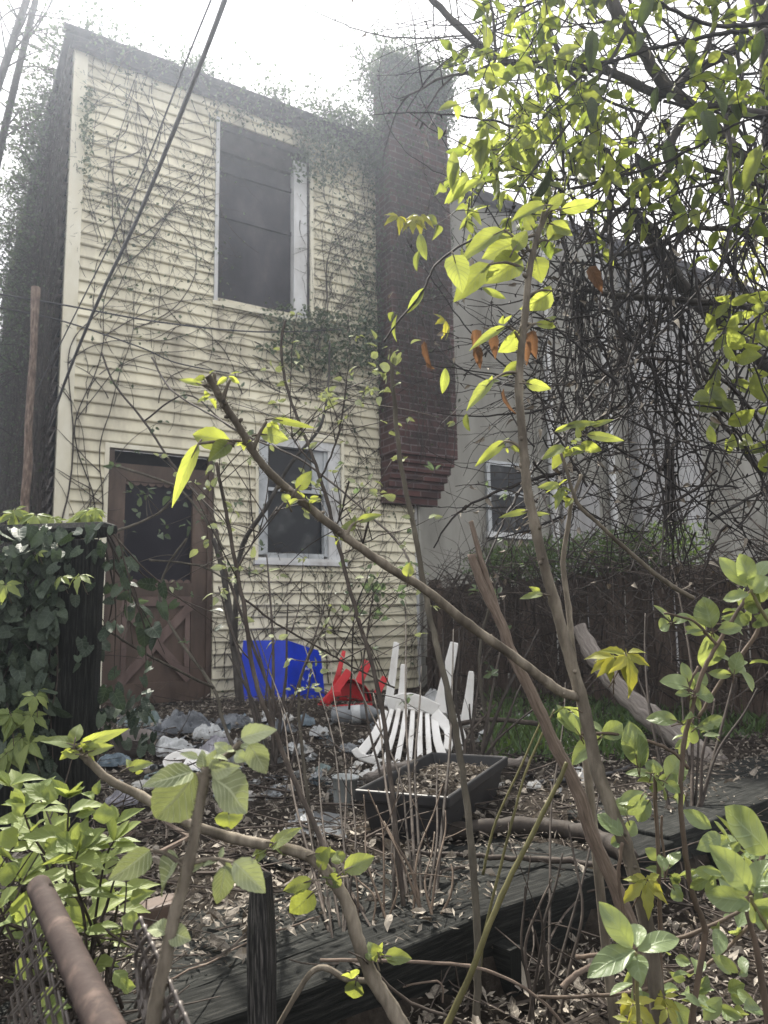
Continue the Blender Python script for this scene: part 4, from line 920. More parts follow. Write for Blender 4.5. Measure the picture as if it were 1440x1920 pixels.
bar([(622, 1308), (634, 1265), (645, 1221)], [yr + .2, yr + .2, yr + .25], 13, 7, .03, M['red'], rc)
bar([(672, 1282), (690, 1240)], [yr, yr + .05], 15, 17, .03, M['red'], rc)
bar([(706, 1302), (722, 1270)], [yr + .2, yr + .25], 13, 12, .03, M['red'], rc)
bar([(594, 1324), (610, 1328), (650, 1326), (698, 1322)], [yr - .05] * 4, 11, 9, .03, M['red'], rc, 'back_frame')
bar([(612, 1318), (622, 1303), (640, 1300)], [yr - .08] * 3, 12, 9, .03, M['red'], rc, 'back_frame')
mb = MB(); ca = P(655, 1318, yr + .06)
def shell(u, v):
    th = lerp(-.15, PI + .15, u); r_ = .145 * (1 - .0 * v); return ca + V((math.cos(th) * r_ * (1.05 - .35 * v), .10 + .26 * v - .05 * math.sin(th), math.sin(th) * r_ * (1.15 - .5 * v) - .01))
mb.grid(shell, 20, 8); sh_ = mb.build('seat', M['red'], rc, True); solid(sh_, .008)
mb = MB(); mb.grid(lambda u, v: ca + V((lerp(-.13, .13, u), .10 + .03 * math.sin(u * PI), lerp(0, .13 * math.sin(u * PI) ** .5, v))), 14, 6); solid(mb.build('backrest', M['red'], rc, True), .008)
# white garden chair upside down
wc = thing('chair', G(770, 1425, 0), 'white plastic garden chair lying upside down, slatted back towards the viewer', 'chair')
W = M['whiteplastic']
bar([(727, 1325), (735, 1265), (742, 1204)], [3.95, 3.98, 4.0], 15, 8, .03, W, wc); bar([(733, 1322), (741, 1262), (747, 1206)], [3.93, 3.96, 3.98], 6, 4, .04, W, wc)
bar([(749, 1335), (755, 1290), (757, 1246)], [3.75, 3.78, 3.8], 17, 11, .04, W, wc)
bar([(822, 1345), (838, 1270), (852, 1205)], [3.85, 3.88, 3.9], 27, 15, .045, W, wc)
bar([(872, 1362), (879, 1310), (884, 1259)], [3.7, 3.73, 3.75], 22, 10, .04, W, wc)
# back: a curved rail, slats fanning down to the top edge on the ground
tops = [(722, 1332), (735, 1330), (748, 1329), (761, 1330), (774, 1332), (788, 1335), (801, 1338), (814, 1344)]
mids = [(706, 1372), (722, 1374), (738, 1376), (754, 1378), (771, 1380), (787, 1382), (803, 1384), (820, 1388)]
bots = [(676, 1412), (700, 1420), (722, 1426), (744, 1430), (766, 1431), (788, 1430), (806, 1427), (832, 1422)]
for i in range(8):
    w_ = 9.5 if i not in (0, 7) else 15
    bar([tops[i], mids[i], bots[i]], [3.72, 3.55, 3.44], w_ * .85, w_ * 1.15, .008, W, wc, 'slat')
bar([(664, 1404), (676, 1418), (715, 1430), (760, 1436), (810, 1432), (836, 1424)], [3.43, 3.42, 3.41, 3.40, 3.41, 3.43], 13, 12, .02, W, wc, 'top_rail')
bar([(726, 1322), (770, 1312), (820, 1332)], [3.76, 3.74, 3.74], 26, 24, .015, W, wc, 'seat_edge')
mb = MB(); q4 = [P(735, 1318, 3.78), P(828, 1335, 3.76), P(880, 1345, 4.1), P(765, 1318, 4.15)]
mb.grid(lambda u, v: lerp(lerp(q4[0], q4[1], u), lerp(q4[3], q4[2], u), v) + ZV * (-.02 * math.sin(u * PI)), 10, 6); solid(mb.build('seat', W, wc, True), .008)
bar([(815, 1338), (842, 1370), (838, 1408)], [3.72, 3.62, 3.5], 22, 16, .02, W, wc, 'armrest'); bar([(850, 1352), (866, 1385), (858, 1408)], [3.9, 3.8, 3.72], 20, 14, .02, W, wc, 'armrest')
# black planter tray
hz = .15
p0 = G(668, 1480, hz); p1 = G(840, 1494, hz); p2 = G(1008, 1422, hz)
a1 = (p1 - p0); l1 = a1.length; a1.normalize(); a2 = (p2 - p1); a2 = a2 - a1 * a2.dot(a1); l2 = min(a2.length, .75); a2.normalize()
pl = thing('planter', V((p0.x, p0.y, 0)), 'black rectangular plastic planter tray full of soil and dead wood', 'planter')
def tq(k, z): 
    cc = p0 + a1 * l1 / 2 + a2 * l2 / 2; cc = V((cc.x, cc.y, 0))
    return [cc + a1 * (sx * (l1 / 2 - k)) + a2 * (sy * (l2 / 2 - k)) + ZV * z for sx, sy in ((-1, -1), (1, -1), (1, 1), (-1, 1))]
mb = MB(); rings = [tq(.035, .004), tq(.012, .115), tq(-.004, .117), tq(-.006, .15), tq(.006, .152), tq(.016, .12), tq(.035, .03)]
vs_ = [p for r_ in rings for p in r_]; fs = [(i * 4 + k, i * 4 + (k + 1) % 4, (i + 1) * 4 + (k + 1) % 4, (i + 1) * 4 + k) for i in range(6) for k in range(4)]; fs.append((3, 2, 1, 0))
mb.add(vs_, fs); ob = mb.build('body', M['blackplastic'], pl); bevel(ob, .006, 2)
mb = MB(); q4 = tq(.018, .095)
def sf_(u, v):
    p = lerp(lerp(q4[0], q4[1], u), lerp(q4[3], q4[2], u), v); e = min(u, 1 - u, v, 1 - v); return p + ZV * (.03 * nz(p, 9) + .015 * nz(p, 24) + .03 * min(1, e * 6))
mb.grid(sf_, 40, 44); mb.build('soil', M['soil'], pl, True)
lt = MB()
for k in range(700):
    p = sf_(U(.04, .96), U(.04, .96)); d = rand_unit(); d.z *= .3; lt.tiny(p + ZV * .006, d, V((G_(0, .7), G_(0, .7), 1)), U(.01, .04), U(.003, .013))
lo = lt.build('leaf_litter', M['litter'], pl); lo['kind'] = 'stuff'
def stick(name, pts, Ys, w0, w1, mat, label, cat='stick', group=None, k=5, jit=.004, ground=False, sides=8):
    ps = [P(x, y, Y) for (x, y), Y in zip(pts, Ys)] if Ys else [G(x, y, .03) for x, y in pts]
    ps = smooth_path(ps, k)
    if ground:
        for i, p_ in enumerate(ps): p_.z = max(p_.z, tz(p_.x, p_.y) + .01)
    n = len(ps); rr = [lerp(w0, w1, i / (n - 1)) * ps[i].y / FPX / 2 * U(.88, 1.12) for i in range(n)]
    ps = [p_ + rand_unit() * jit for p_ in ps]
    mb = MB(); mb.tube(ps, rr, sides); return tag(mb.build(name, M[mat], None, True), label, cat, group)
stick('stick', [(690, 1462), (735, 1440), (790, 1432)], [2.95, 3.0, 3.05], 22, 16, 'greywood', 'thick pale broken stick lying across the back of the black tray')
stick('stick', [(745, 1482), (765, 1455), (790, 1420)], [2.75, 2.9, 3.1], 14, 10, 'barkdark', 'dark stick standing out of the soil in the black tray')
stick('stick', [(860, 1440), (930, 1436), (985, 1424)], [2.95, 3.0, 3.1], 12, 14, 'greywood', 'pale grey stick resting along the far rim of the black tray')
stick('stick', [(752, 1450), (775, 1462), (800, 1486)], [2.85, 2.8, 2.75], 7, 6, 'barkdead', 'short pale stick on the soil of the black tray')
stick('log', [(1087, 1176), (1112, 1225), (1147, 1275), (1198, 1326), (1250, 1366), (1300, 1408), (1345, 1440)], [4.3, 4.2, 4.05, 3.9, 3.75, 3.6, 3.5], 26, 52, 'greywood', 'long silvery weathered log leaning from the fence to the ground at the right', 'log', sides=11, jit=.007)
stick('log', [(780, 1560), (880, 1556), (980, 1550), (1080, 1560), (1150, 1588), (1185, 1612)], None, 30, 36, 'barkdark', 'dark fallen log lying behind the deck edge', 'log', ground=True, sides=10)
stick('branch', [(770, 1598), (860, 1604), (960, 1608), (1050, 1612), (1130, 1622)], None, 8, 12, 'barkdark', 'thin dark branch lying on the deck boards in front of the log', 'branch', ground=True)
stick('branch', [(740, 1655), (800, 1645), (850, 1630), (890, 1618)], None, 5, 7, 'barkdark', 'crooked thin branch on the littered deck, left of centre', 'branch', ground=True)
stick('branch', [(500, 1370), (600, 1400), (720, 1390), (900, 1352), (1010, 1358)], [4.2, 4.1, 3.9, 3.6, 3.5], 7, 9, 'barkdark', 'long dark branch lying over the legs of the white chair', 'branch')
stick('branch', [(250, 1860), (380, 1812), (480, 1760), (600, 1720)], None, 4, 3, 'barkdead', 'thin pale dry branch lying across the left deck boards', 'branch', ground=True)
stick('branch', [(480, 1612), (520, 1618), (560, 1632)], None, 18, 8, 'darkwood', 'short blackened stick lying behind the charred stake', 'branch', ground=True)
stick('hose', [(1005, 1468), (1080, 1462), (1140, 1452), (1190, 1436), (1214, 1412), (1205, 1385), (1188, 1378)], None, 9, 9, 'blackplastic', 'bent black plastic hose in the weeds beside the saplings', 'hose', ground=True, k=8, jit=.001)
fr = thing('wire_frame', G(300, 1580, 0), 'bent pale metal frame lying in the rubbish near the pale leafy shoot', 'frame')
for pts in ([(238, 1545), (300, 1540), (356, 1572), (292, 1602)], [(250, 1560), (205, 1575), (180, 1562)], [(285, 1605), (300, 1620), (365, 1625)]):
    ps = [G(x, y, .05) + rand_unit() * .004 for x, y in pts]; mb = MB()
    for a, b_ in zip(ps[:-1], ps[1:]): mb.tube([a, lerp(a, b_, .5), b_], .0075, 6)
    mb.build('rod', M['barkdead'], fr)
p = G(292, 1745, -.0); mb = MB(); mb.box(p + ZV * .03, V((.9, .4, 0)).normalized(), V((-.4, .9, 0)).normalized(), ZV, .11, .07, .06, 3, .003)
bevel(tag(mb.build('brick', M['brownpaint']), 'loose dull brown brick on the deck beside the left bush', 'brick'), .006)
# ------------------------------------------------------------------ chain link fence with its pipe, bottom left
cl = thing('chain_link_fence', V((-.45, .9, 0)), 'chain link fence with a thick brown pipe rail in the bottom left corner', 'fence')
A = P(86, 1690, .98); B = P(212, 1960, .66); dd = (B - A).normalized()
A2 = A - dd * .06; B2 = B + dd * .25; n = 20
mb = MB(); mb.tube([lerp(A2, B2, i / n) for i in range(n + 1)], .0150, 18, .5); mb.build('rail', M['steel'], cl, True)
hor = V((dd.x, dd.y, 0)).normalized(); sl_ = dd
def link(mb, org, ax, dn, cols, rows, cell, r_):
    # woven zigzag wires
    for c_ in range(cols):
        for ph in (0, 1):
            pts = []
            for j in range(rows * 2 + 1):
                sx = (c_ + (.5 if (j + ph) % 2 else 0)) * cell
                pts.append(org + ax * sx + dn * (j * cell * .5) + ax.cross(dn) * (.003 * (1 if (j + ph) % 2 else -1)))
            mb.tube(pts, r_, 5, cap=False)
mb = MB(); link(mb, A2 - ZV * .02 + V((-.012, -.004, 0)), dd, (-ZV + V((-.12, .02, 0))).normalized(), 18, 12, .045, .0016); 
for k in range(18):
    q = lerp(A2, B2, k / 18.0); an0 = 0
    pts = [q + (V((-1, 0, 0)) * math.cos(a_) + ZV * math.sin(a_)) * .0185 + dd * .002 * a_ for a_ in [i * PI / 5 - .6 for i in range(11)]]; 
mb.build('mesh', M['wire'], cl, True)
mb = MB(); A3 = P(262, 1740, .92); B3 = P(345, 1925, .78); d3 = (B3 - A3).normalized()
for k in range(11):
    q = lerp(A3, B3, k / 10); 
    c1 = [q + V((0, 0, .012)), q + d3 * .012 + V((.004, 0, -.004)), q + d3 * .006 + V((-.006, .004, -.025)), q - d3 * .012 + V((.002, -.004, -.05)), q + d3 * .012 + V((0, 0, -.085))]
    mb.tube(smooth_path(c1, 4), .0022, 6)
    c2 = [q + V((.002, .003, .010)), q - d3 * .010 + V((-.004, 0, -.006)), q - d3 * .0 + V((.004, .004, -.03)), q + d3 * .014 + V((0, 0, -.055)), q - d3 * .01 + V((0, 0, -.09))]
    mb.tube(smooth_path(c2, 4), .0022, 6)
mb.build('mesh_edge', M['wire'], cl, True)

# ------------------------------------------------------------------ small scraps of rubbish
for mat_, n_, lb in (('bagwhite', 60, 'small white scraps strewn through the litter before the house'), ('bagblue', 22, 'small blue scraps strewn through the litter before the house'), ('greyplastic', 40, 'small grey plastic scraps strewn through the litter before the house'), ('paper', 50, 'small dirty paper scraps strewn through the litter before the house')):
    mb = MB()
    for k in range(n_):
        x = U(195, 720) if R() < .8 else U(700, 1100); y = 1345 + 150 * R() ** 1.5
        p = GT(x, y, .012); r_ = U(.008, .03) * (1.6 if R() < .2 else 1); o = V((R() * 9, R() * 9, R() * 9)); ax = rand_unit(); ax.z = abs(ax.z) + .5; ax.normalize(); a_ = ax.orthogonal(); b_ = ax.cross(a_)
        mb.grid(lambda u, v: p + (a_ * (u - .5) * 2.4 + b_ * (v - .5) * 1.7) * r_ + ax * r_ * .9 * noise.noise(o + V((u * 2.6, v * 2.6, 0))), 6, 5)
    tag(mb.build('rubbish_scraps', M[mat_]), lb, 'rubbish', kind='stuff')
# ------------------------------------------------------------------ saplings and shoots
def LF(mb, bx, by, tx, ty, Y, w_, kind='ovate', dY=0.0, tilt=.35, up=.3, curl=None, fold=None, n=9, m=3, serr=.03, stem=None, sw=.0016):
    B = P(bx, by, Y); T = P(tx, ty, Y + dY); D = T - B; L_ = D.length
    N = (CAM - B).normalized() + V((G_(0, tilt), G_(0, tilt), up + G_(0, tilt)))
    mb.leaf(B, D, N, L_ * 1.03, w_ * Y / FPX * 1.12, kind, n, m, U(.05, .4) if curl is None else curl, U(.1, .55) if fold is None else fold, None, serr, .11)
    if stem is not None: stem.tube([B - D.normalized() * .012 + V((0, 0, -.004)), B, lerp(B, T, .25)], [sw, sw, sw * .5], 5)
def cluster(mb, p, n, sz, kind='ovate', asp=.6, out=.02, up=.4, serr=.03):
    for k in range(n):
        d = rand_unit(); d.z = d.z * .6 + U(-.3, up); N = V((G_(0, .5), G_(-.4, .5), 1)) if R() < .6 else (CAM - p).normalized() + rand_unit() * .5
        l = sz * U(.55, 1.15); mb.leaf(p + d.normalized() * out * U(0, 1), d, N, l, l * asp * U(.8, 1.15), kind, 6, 2, U(0, .4), U(.1, .6), None, serr, .06)
def stemline(mb, pts, Y, w0, w1, k=6, jit=.0012, sides=8, ground=True, bumps=0):
    Ys = Y if isinstance(Y, (list, tuple)) else [Y] * len(pts)
    ps = smooth_path([P(x, y, yy) for (x, y), yy in zip(pts, Ys)], k)
    n = len(ps); rr = [lerp(w0, w1, i / (n - 1)) * ps[i].y / FPX / 2 for i in range(n)]
    ps = [p + rand_unit() * jit for p in ps]
    rr = [r_ * (1.14 if (i % (2 * k) == 0) else U(.95, 1.05)) for i, r_ in enumerate(rr)]
    if ground:   # down to the soil from the lowest end
        d = (ps[0] - ps[1]); d = V((d.x * .4, d.y * .4 , -abs(d.z) - 1e-3)).normalized(); q = ps[0].copy(); add = []
        while q.z > tz(q.x, q.y) - .03: q = q + d * .06; add.append(q.copy())
        ps = add[::-1] + ps; rr = [rr[0] * (1 + .02 * i) for i in range(len(add), 0, -1)] + rr
    mb.tube(ps, rr, sides); return ps
def palmate(mb, c, N, size, st=None, n=5, D0=None):
    N = N.normalized(); a = (D0 or V((0, -.2, -1))); a = (a - N * a.dot(N)).normalized(); b = N.cross(a)
    for k in range(n):
        an = (k - (n - 1) / 2) * 1.02; d = a * math.cos(an) + b * math.sin(an) - N * .25
        l = size * (1 - .09 * abs(k - (n - 1) / 2) ** 1.6) * U(.85, 1.1); mb.leaf(c + d * size * .06, d, N + rand_unit() * .25, l, l * .42, 'lance', 8, 2, U(.1, .5), U(.1, .5), None, .10, .05)
    if st is not None: st.tube(twig_curve(c, -a * .3 - ZV * 1 + rand_unit() * .2, size * 1.1, 5, .1), .0011, 5)
def plant(name, label, cat, loc, group=None): return thing(name, loc, label, cat, group)
def groundloc(p): return V((p.x, p.y, tz(p.x, p.y)))
def fuzz(mb, ps, r_, n, ln=.004, i0=0):
    for k in range(n):
        i = random.randrange(i0, len(ps) - 1); p = lerp(ps[i], ps[i + 1], R()); ax = (ps[i + 1] - ps[i]).normalized(); d = rand_unit(); d = (d - ax * d.dot(ax)).normalized()
        mb.add([p + d * r_ - ax * .0005, p + d * r_ + ax * .0005, p + d * (r_ + ln * U(.5, 1.2)) + ax * U(-.001, .002)], [(0, 1, 2)], None, R())
# --- the main sapling with its leaning side branch
Ym = 1.35
st = MB(); lv = MB()
main = stemline(st, [(1235, 1890), (1211, 1725), (1171, 1581), (1144, 1511), (1119, 1440), (1100, 1350), (1088, 1300), (1062, 1210), (1040, 1130), (1018, 1050), (1003, 985), (991, 930), (984, 870), (977, 790), (973, 730), (977, 660), (985, 585), (990, 530), (998, 480), (1012, 430), (1026, 398)], Ym, 27, 11, 6, .0006, 10)
fuzz(st, main, .0085, 900, .0035, len(main) // 2)
br_ = stemline(st, [(1086, 1306), (1058, 1300), (1030, 1282), (960, 1228), (880, 1172), (800, 1108), (720, 1058), (640, 1000), (560, 935), (500, 880), (470, 838), (448, 800), (420, 758), (402, 725), (390, 704)], [1.35, 1.34, 1.33, 1.30, 1.27, 1.24, 1.21, 1.18, 1.15, 1.12, 1.10, 1.08, 1.06, 1.05, 1.04], 18, 14, 6, .0006, 10, False)
fuzz(st, br_, .0075, 900, .0035, len(br_) // 2)
ML = [(945, 432, 862, 468, 40), (975, 452, 905, 482, 48), (918, 495, 850, 557, 46), (1022, 385, 958, 408, 32), (1052, 392, 1128, 378, 26), (1028, 452, 1070, 402, 36), (978, 485, 912, 522, 58), (1003, 482, 1016, 527, 42), (1034, 545, 994, 582, 44),
      (850, 478, 868, 542, 46), (1028, 392, 1062, 360, 22), (948, 612, 878, 644, 18), (972, 624, 946, 664, 46), (1004, 606, 1052, 613, 15), (977, 681, 938, 704, 22), (924, 712, 875, 762, 24), (985, 718, 1033, 729, 22), (946, 827, 893, 870, 20), (990, 958, 937, 966, 12), (992, 967, 1030, 957, 10), (1019, 1114, 974, 1119, 16), (1012, 1112, 995, 1100, 12), (962, 470, 990, 430, 30), (1000, 430, 980, 398, 26), (1035, 420, 1075, 440, 26)]
for q in ML: LF(lv, *q[:4], Ym + U(-.03, .03), q[4], 'ovate', U(-.02, .02), .3, .25, stem=st)
for (x0, y0, x1, y1) in ((985, 480, 945, 430), (990, 470, 975, 452), (985, 505, 918, 495), (1000, 465, 1030, 452), (985, 560, 1034, 545), (976, 640, 948, 612), (976, 640, 1004, 606), (974, 700, 924, 712), (974, 722, 985, 718), (985, 850, 946, 827), (1000, 970, 985, 958), (1000, 470, 978, 485), (985, 610, 972, 624), (1005, 440, 962, 470), (1012, 430, 1022, 385), (1020, 410, 1052, 392)):
    a, b_ = P(x0, y0, Ym), P(x1, y1, Ym); st.tube(smooth_path([a, lerp(a, b_, .5) + ZV * .006 + V((0, -.004, 0)), b_], 4), taper(.0036, .0017, 9), 6)
for (x, y) in ((1026, 396), (940, 610), (915, 720), (950, 835), (1040, 600)): cluster(lv, P(x, y, Ym), 4, .022, 'ovate', .5, .008)
BLx = [(432, 826, 352, 816, 44, .02), (372, 832, 318, 940, 26, -.02), (380, 722, 332, 706, 13, 0), (512, 785, 588, 802, 13, 0), (487, 814, 543, 818, 34, .01), (556, 918, 588, 882, 24, 0), (540, 942, 530, 924, 18, 0), (560, 938, 532, 948, 14, 0), (670, 978, 716, 960, 16, 0), (668, 985, 640, 988, 20, 0), (765, 1082, 768, 1054, 22, 0), (430, 830, 392, 862, 34, -.02)]
for q in BLx: LF(lv, *q[:4], 1.10 if q[0] < 600 else 1.2, q[4], 'ovate', q[5], .25, .3, stem=st)
for (x0, y0, x1, y1, Y) in ((470, 838, 430, 826, 1.1), (475, 842, 500, 790, 1.1), (566, 940, 556, 918, 1.15), (648, 1005, 668, 978, 1.18), (760, 1085, 765, 1080, 1.22), (412, 740, 380, 722, 1.05), (418, 752, 432, 712, 1.05), (402, 725, 402, 700, 1.05), (440, 835, 372, 832, 1.1)):
    a, b_ = P(x0, y0, Y), P(x1, y1, Y); st.tube(smooth_path([a, lerp(a, b_, .5) + ZV * .004, b_], 4), taper(.0038, .0018, 9), 6)
for (x, y, Y) in ((390, 705, 1.05), (430, 705, 1.05), (390, 745, 1.05), (505, 790, 1.1), (455, 832, 1.1), (575, 935, 1.15), (660, 990, 1.18), (636, 1012, 1.18)): cluster(lv, P(x, y, Y), 5, .018, 'ovate', .5, .006)
for k in range(46):
    ps_, r_ = (main, .0088) if R() < .5 else (br_, .0066); i = random.randrange(6, len(ps_) - 3); d = rand_unit(); q = ps_[i] + d * r_ * .5
    st.tube([q, q + d * r_ * .9, q + d * r_ * 1.25], [r_ * .55, r_ * .45, r_ * .12], 6)
pt = plant('sapling', 'tall downy sapling with glowing yellow green leaves and a long branch slanting to the left', 'sapling', groundloc(main[0]), 'downy leaved saplings'); st.build('stem', M['barkfuzzy'], pt, True); lv.build('foliage', M['leafbig'], pt, True)
# --- blurred pale shoot at the bottom, close to the camera
st = MB(); lv = MB(); Yc = .82
sh_ = stemline(st, [(283, 1960), (292, 1880), (310, 1800), (330, 1705), (352, 1630), (368, 1545), (381, 1470), (386, 1440)], Yc, 26, 15, 6, .0005, 10)
s2_ = stemline(st, [(386, 1445), (410, 1428), (432, 1412), (452, 1392)], [Yc, Yc + .01, Yc + .02, Yc + .03], 12, 14, 5, .0004, 8, False)
fuzz(st, sh_, .0055, 900, .0025, 8); fuzz(st, s2_, .004, 200, .002)
for q in [(368, 1450, 277, 1562, 82, .03), (362, 1448, 275, 1466, 40, -.04), (398, 1455, 474, 1520, 74, .02), (395, 1445, 440, 1440, 30, -.02), (452, 1384, 514, 1362, 34, 0), (468, 1394, 502, 1454, 40, .01), (425, 1410, 402, 1392, 22, 0), (440, 1415, 462, 1425, 24, 0), (282, 1594, 206, 1656, 46, -.02), (336, 1612, 272, 1672, 66, .02), (438, 1616, 502, 1674, 46, 0), (422, 1622, 413, 1710, 36, 0), (314, 1748, 276, 1738, 32, 0), (318, 1748, 357, 1762, 34, 0), (384, 1440, 372, 1408, 20, 0), (388, 1440, 412, 1402, 22, 0), (352, 1628, 380, 1620, 16, 0)]:
    LF(lv, *q[:4], Yc, q[4] * 1.02, 'ovate', q[5], .3, .25, stem=None, n=14, m=5, curl=U(.15, .5), fold=U(.25, .6), serr=.035)
for (x0, y0, x1, y1) in ((378, 1475, 368, 1450), (380, 1470, 398, 1455), (352, 1625, 336, 1612), (356, 1620, 438, 1616), (400, 1615, 422, 1622), (316, 1770, 316, 1748), (345, 1625, 282, 1594)):
    a, b_ = P(x0, y0, Yc), P(x1, y1, Yc); st.tube(smooth_path([a, lerp(a, b_, .5) + ZV * .004, b_], 4), taper(.0028, .0016, 9), 6)
cluster(lv, P(386, 1428, Yc), 7, .03, 'ovate', .5, .01); cluster(lv, P(440, 1405, Yc + .02), 6, .02, 'ovate', .5, .008); cluster(lv, P(410, 1614, Yc), 4, .016, 'ovate', .5, .006)
pt = plant('sapling', 'pale downy leafy shoot closest to the viewer at the bottom, left of the charred stake', 'sapling', groundloc(sh_[0]), 'downy leaved saplings'); st.build('stem', M['barkfuzzy'], pt, True); lv.build('foliage', M['leafdusty'], pt, True)
# --- thick arching branch from bottom centre to the left
st = MB(); lv = MB(); Yd = 1.22
ar = stemline(st, [(760, 1935), (735, 1890), (700, 1835), (672, 1765), (655, 1705), (628, 1655), (590, 1612), (540, 1592), (440, 1572), (350, 1542), (265, 1492), (205, 1462), (165, 1425), (140, 1400)], Yd, 27, 13, 6, .0006, 10)
sb_ = stemline(st, [(690, 1838), (650, 1836), (612, 1815), (585, 1822), (555, 1865), (515, 1935)], Yd, 11, 9, 6, .0004, 7, False)
for q in [(140, 1398, 78, 1378, 26), (148, 1395, 236, 1370, 20), (140, 1392, 146, 1354, 26), (135, 1404, 112, 1424, 14), (155, 1402, 200, 1392, 24), (165, 1410, 210, 1398, 20), (150, 1415, 115, 1412, 16), (240, 1440, 285, 1430, 20), (428, 1518, 432, 1556, 46), (420, 1545, 408, 1538, 16), (505, 1590, 555, 1548, 24), (502, 1592, 470, 1603, 22), (510, 1580, 545, 1600, 26), (588, 1672, 538, 1724, 40), (585, 1650, 522, 1672, 24), (645, 1632, 706, 1602, 34), (640, 1645, 610, 1660, 26), (640, 1620, 630, 1595, 26), (705, 1800, 690, 1765, 28), (722, 1792, 772, 1797, 26), (710, 1790, 700, 1772, 20), (655, 1822, 660, 1832, 30), (668, 1838, 660, 1880, 32), (600, 1630, 610, 1595, 22), (590, 1600, 630, 1600, 24)]:
    LF(lv, *q[:4], Yd - .01, q[4], 'ovate', U(-.02, .02), .35, .3, stem=st)
for (x, y) in ((150, 1400), (505, 1588), (640, 1640), (712, 1795), (250, 1450), (160, 1408)): cluster(lv, P(x, y, Yd), 4, .025, 'ovate', .55, .01)
pt = plant('sapling', 'arching grey sapling bending from bottom centre over to the left past the post', 'sapling', groundloc(ar[0]), 'downy leaved saplings'); st.build('stem', M['barkfuzzy'], pt, True); lv.build('foliage', M['leafbig'], pt, True)
# --- slender dark saplings farther back
def slender(label, stems, clusters, mat='barkdark', lmat='leafdusty', csz=.032, twigs=0, group='slender saplings in front of the house'):
    st = MB(); lv = MB(); p0_ = None
    for (pts, Y, w0, w1, gnd) in stems:
        ps = stemline(st, pts, Y, w0 * .72, w1 * .75, 6, .0015, 7, gnd); p0_ = p0_ or ps[0]
        for k in range(twigs):
            i = random.randrange(len(ps) // 3, len(ps) - 1); c = twig_curve(ps[i], rand_unit() + ZV * .9, U(.08, .4), 7, .2); st.tube(c, taper(.0022, .001, 8), 4)
            cluster(lv, c[-1], random.choice((2, 3, 4)), csz * .8, 'ovate', .55, .012)
    for (x, y, Y, n) in clusters: cluster(lv, P(x, y, Y), n, csz, 'ovate', .6, .03)
    pt = plant('sapling', label, 'sapling', groundloc(p0_), group); st.build('stem', M[mat], pt, True); lv.build('foliage', M[lmat], pt, True); return pt
slender('dark slender sapling crossing the brown door edge and the blue tote', [([(735, 1800), (700, 1740), (635, 1640), (600, 1570), (560, 1480), (520, 1385), (490, 1310), (472, 1240), (458, 1140), (443, 1065), (430, 990), (418, 930), (405, 868)], [1.75, 1.78, 1.85, 1.9, 1.95, 2.0, 2.0, 2.05, 2.05, 2.1, 2.1, 2.1, 2.1], 15, 9, True), ([(443, 1070), (478, 1010), (520, 950), (500, 985)][:3], [2.1, 2.15, 2.2], 6, 3, False), ([(455, 1120), (520, 1170), (600, 1215), (660, 1250), (740, 1290)], [2.08, 2.1, 2.15, 2.2, 2.25], 6, 4, False)],
        [(402, 870, 2.1, 5), (395, 925, 2.1, 4), (410, 990, 2.1, 4), (380, 1020, 2.1, 4), (440, 955, 2.1, 4), (430, 1065, 2.1, 6), (470, 1065, 2.1, 3), (410, 1110, 2.1, 4), (432, 1090, 2.1, 4), (455, 1160, 2.1, 3), (490, 1075, 2.1, 3)], twigs=8)
slender('dark slender sapling rising in front of the lower window', [([(772, 1850), (762, 1750), (742, 1560), (728, 1420), (715, 1320), (690, 1220), (663, 1130), (640, 1042), (612, 935), (588, 860), (560, 790), (537, 725), (527, 650), (535, 600)], [1.75, 1.8, 1.88, 1.95, 2.0, 2.05, 2.1, 2.15, 2.2, 2.2, 2.25, 2.3, 2.3, 2.3], 14, 7, True), ([(600, 900), (630, 830), (645, 760), (650, 710)], [2.2, 2.2, 2.2, 2.2], 6, 4, False), ([(590, 870), (560, 840), (545, 812)], [2.2] * 3, 5, 3, False), ([(640, 1040), (720, 1000), (700, 960)][:2], [2.15, 2.2], 4, 3, False), ([(655, 900), (640, 960), (625, 1000)], [2.15] * 3, 6, 5, False)],
        [(515, 695, 2.3, 5), (545, 720, 2.3, 4), (560, 680, 2.3, 3), (520, 755, 2.3, 4), (545, 812, 2.2, 5), (650, 712, 2.2, 4), (665, 750, 2.2, 3), (590, 770, 2.2, 3), (540, 650, 2.3, 3), (700, 1080, 2.1, 3), (610, 740, 2.2, 3)], twigs=7)
slender('grey slender sapling standing in front of the brick chimney', [([(893, 1940), (896, 1800), (886, 1610), (870, 1465), (850, 1345), (825, 1235), (803, 1140), (785, 1040), (768, 950), (750, 860), (741, 770), (735, 700), (733, 655)], [1.6, 1.62, 1.66, 1.7, 1.72, 1.76, 1.8, 1.8, 1.8, 1.8, 1.8, 1.8, 1.8], 20, 10, True)],
        [(712, 655, 1.8, 4), (755, 655, 1.8, 5), (718, 700, 1.8, 5), (712, 735, 1.8, 3), (735, 725, 1.8, 3), (725, 795, 1.8, 3), (760, 865, 1.8, 3), (740, 690, 1.8, 3), (745, 935, 1.8, 2), (790, 975, 1.8, 2)], 'bark', 'leafdusty', .036, 0)
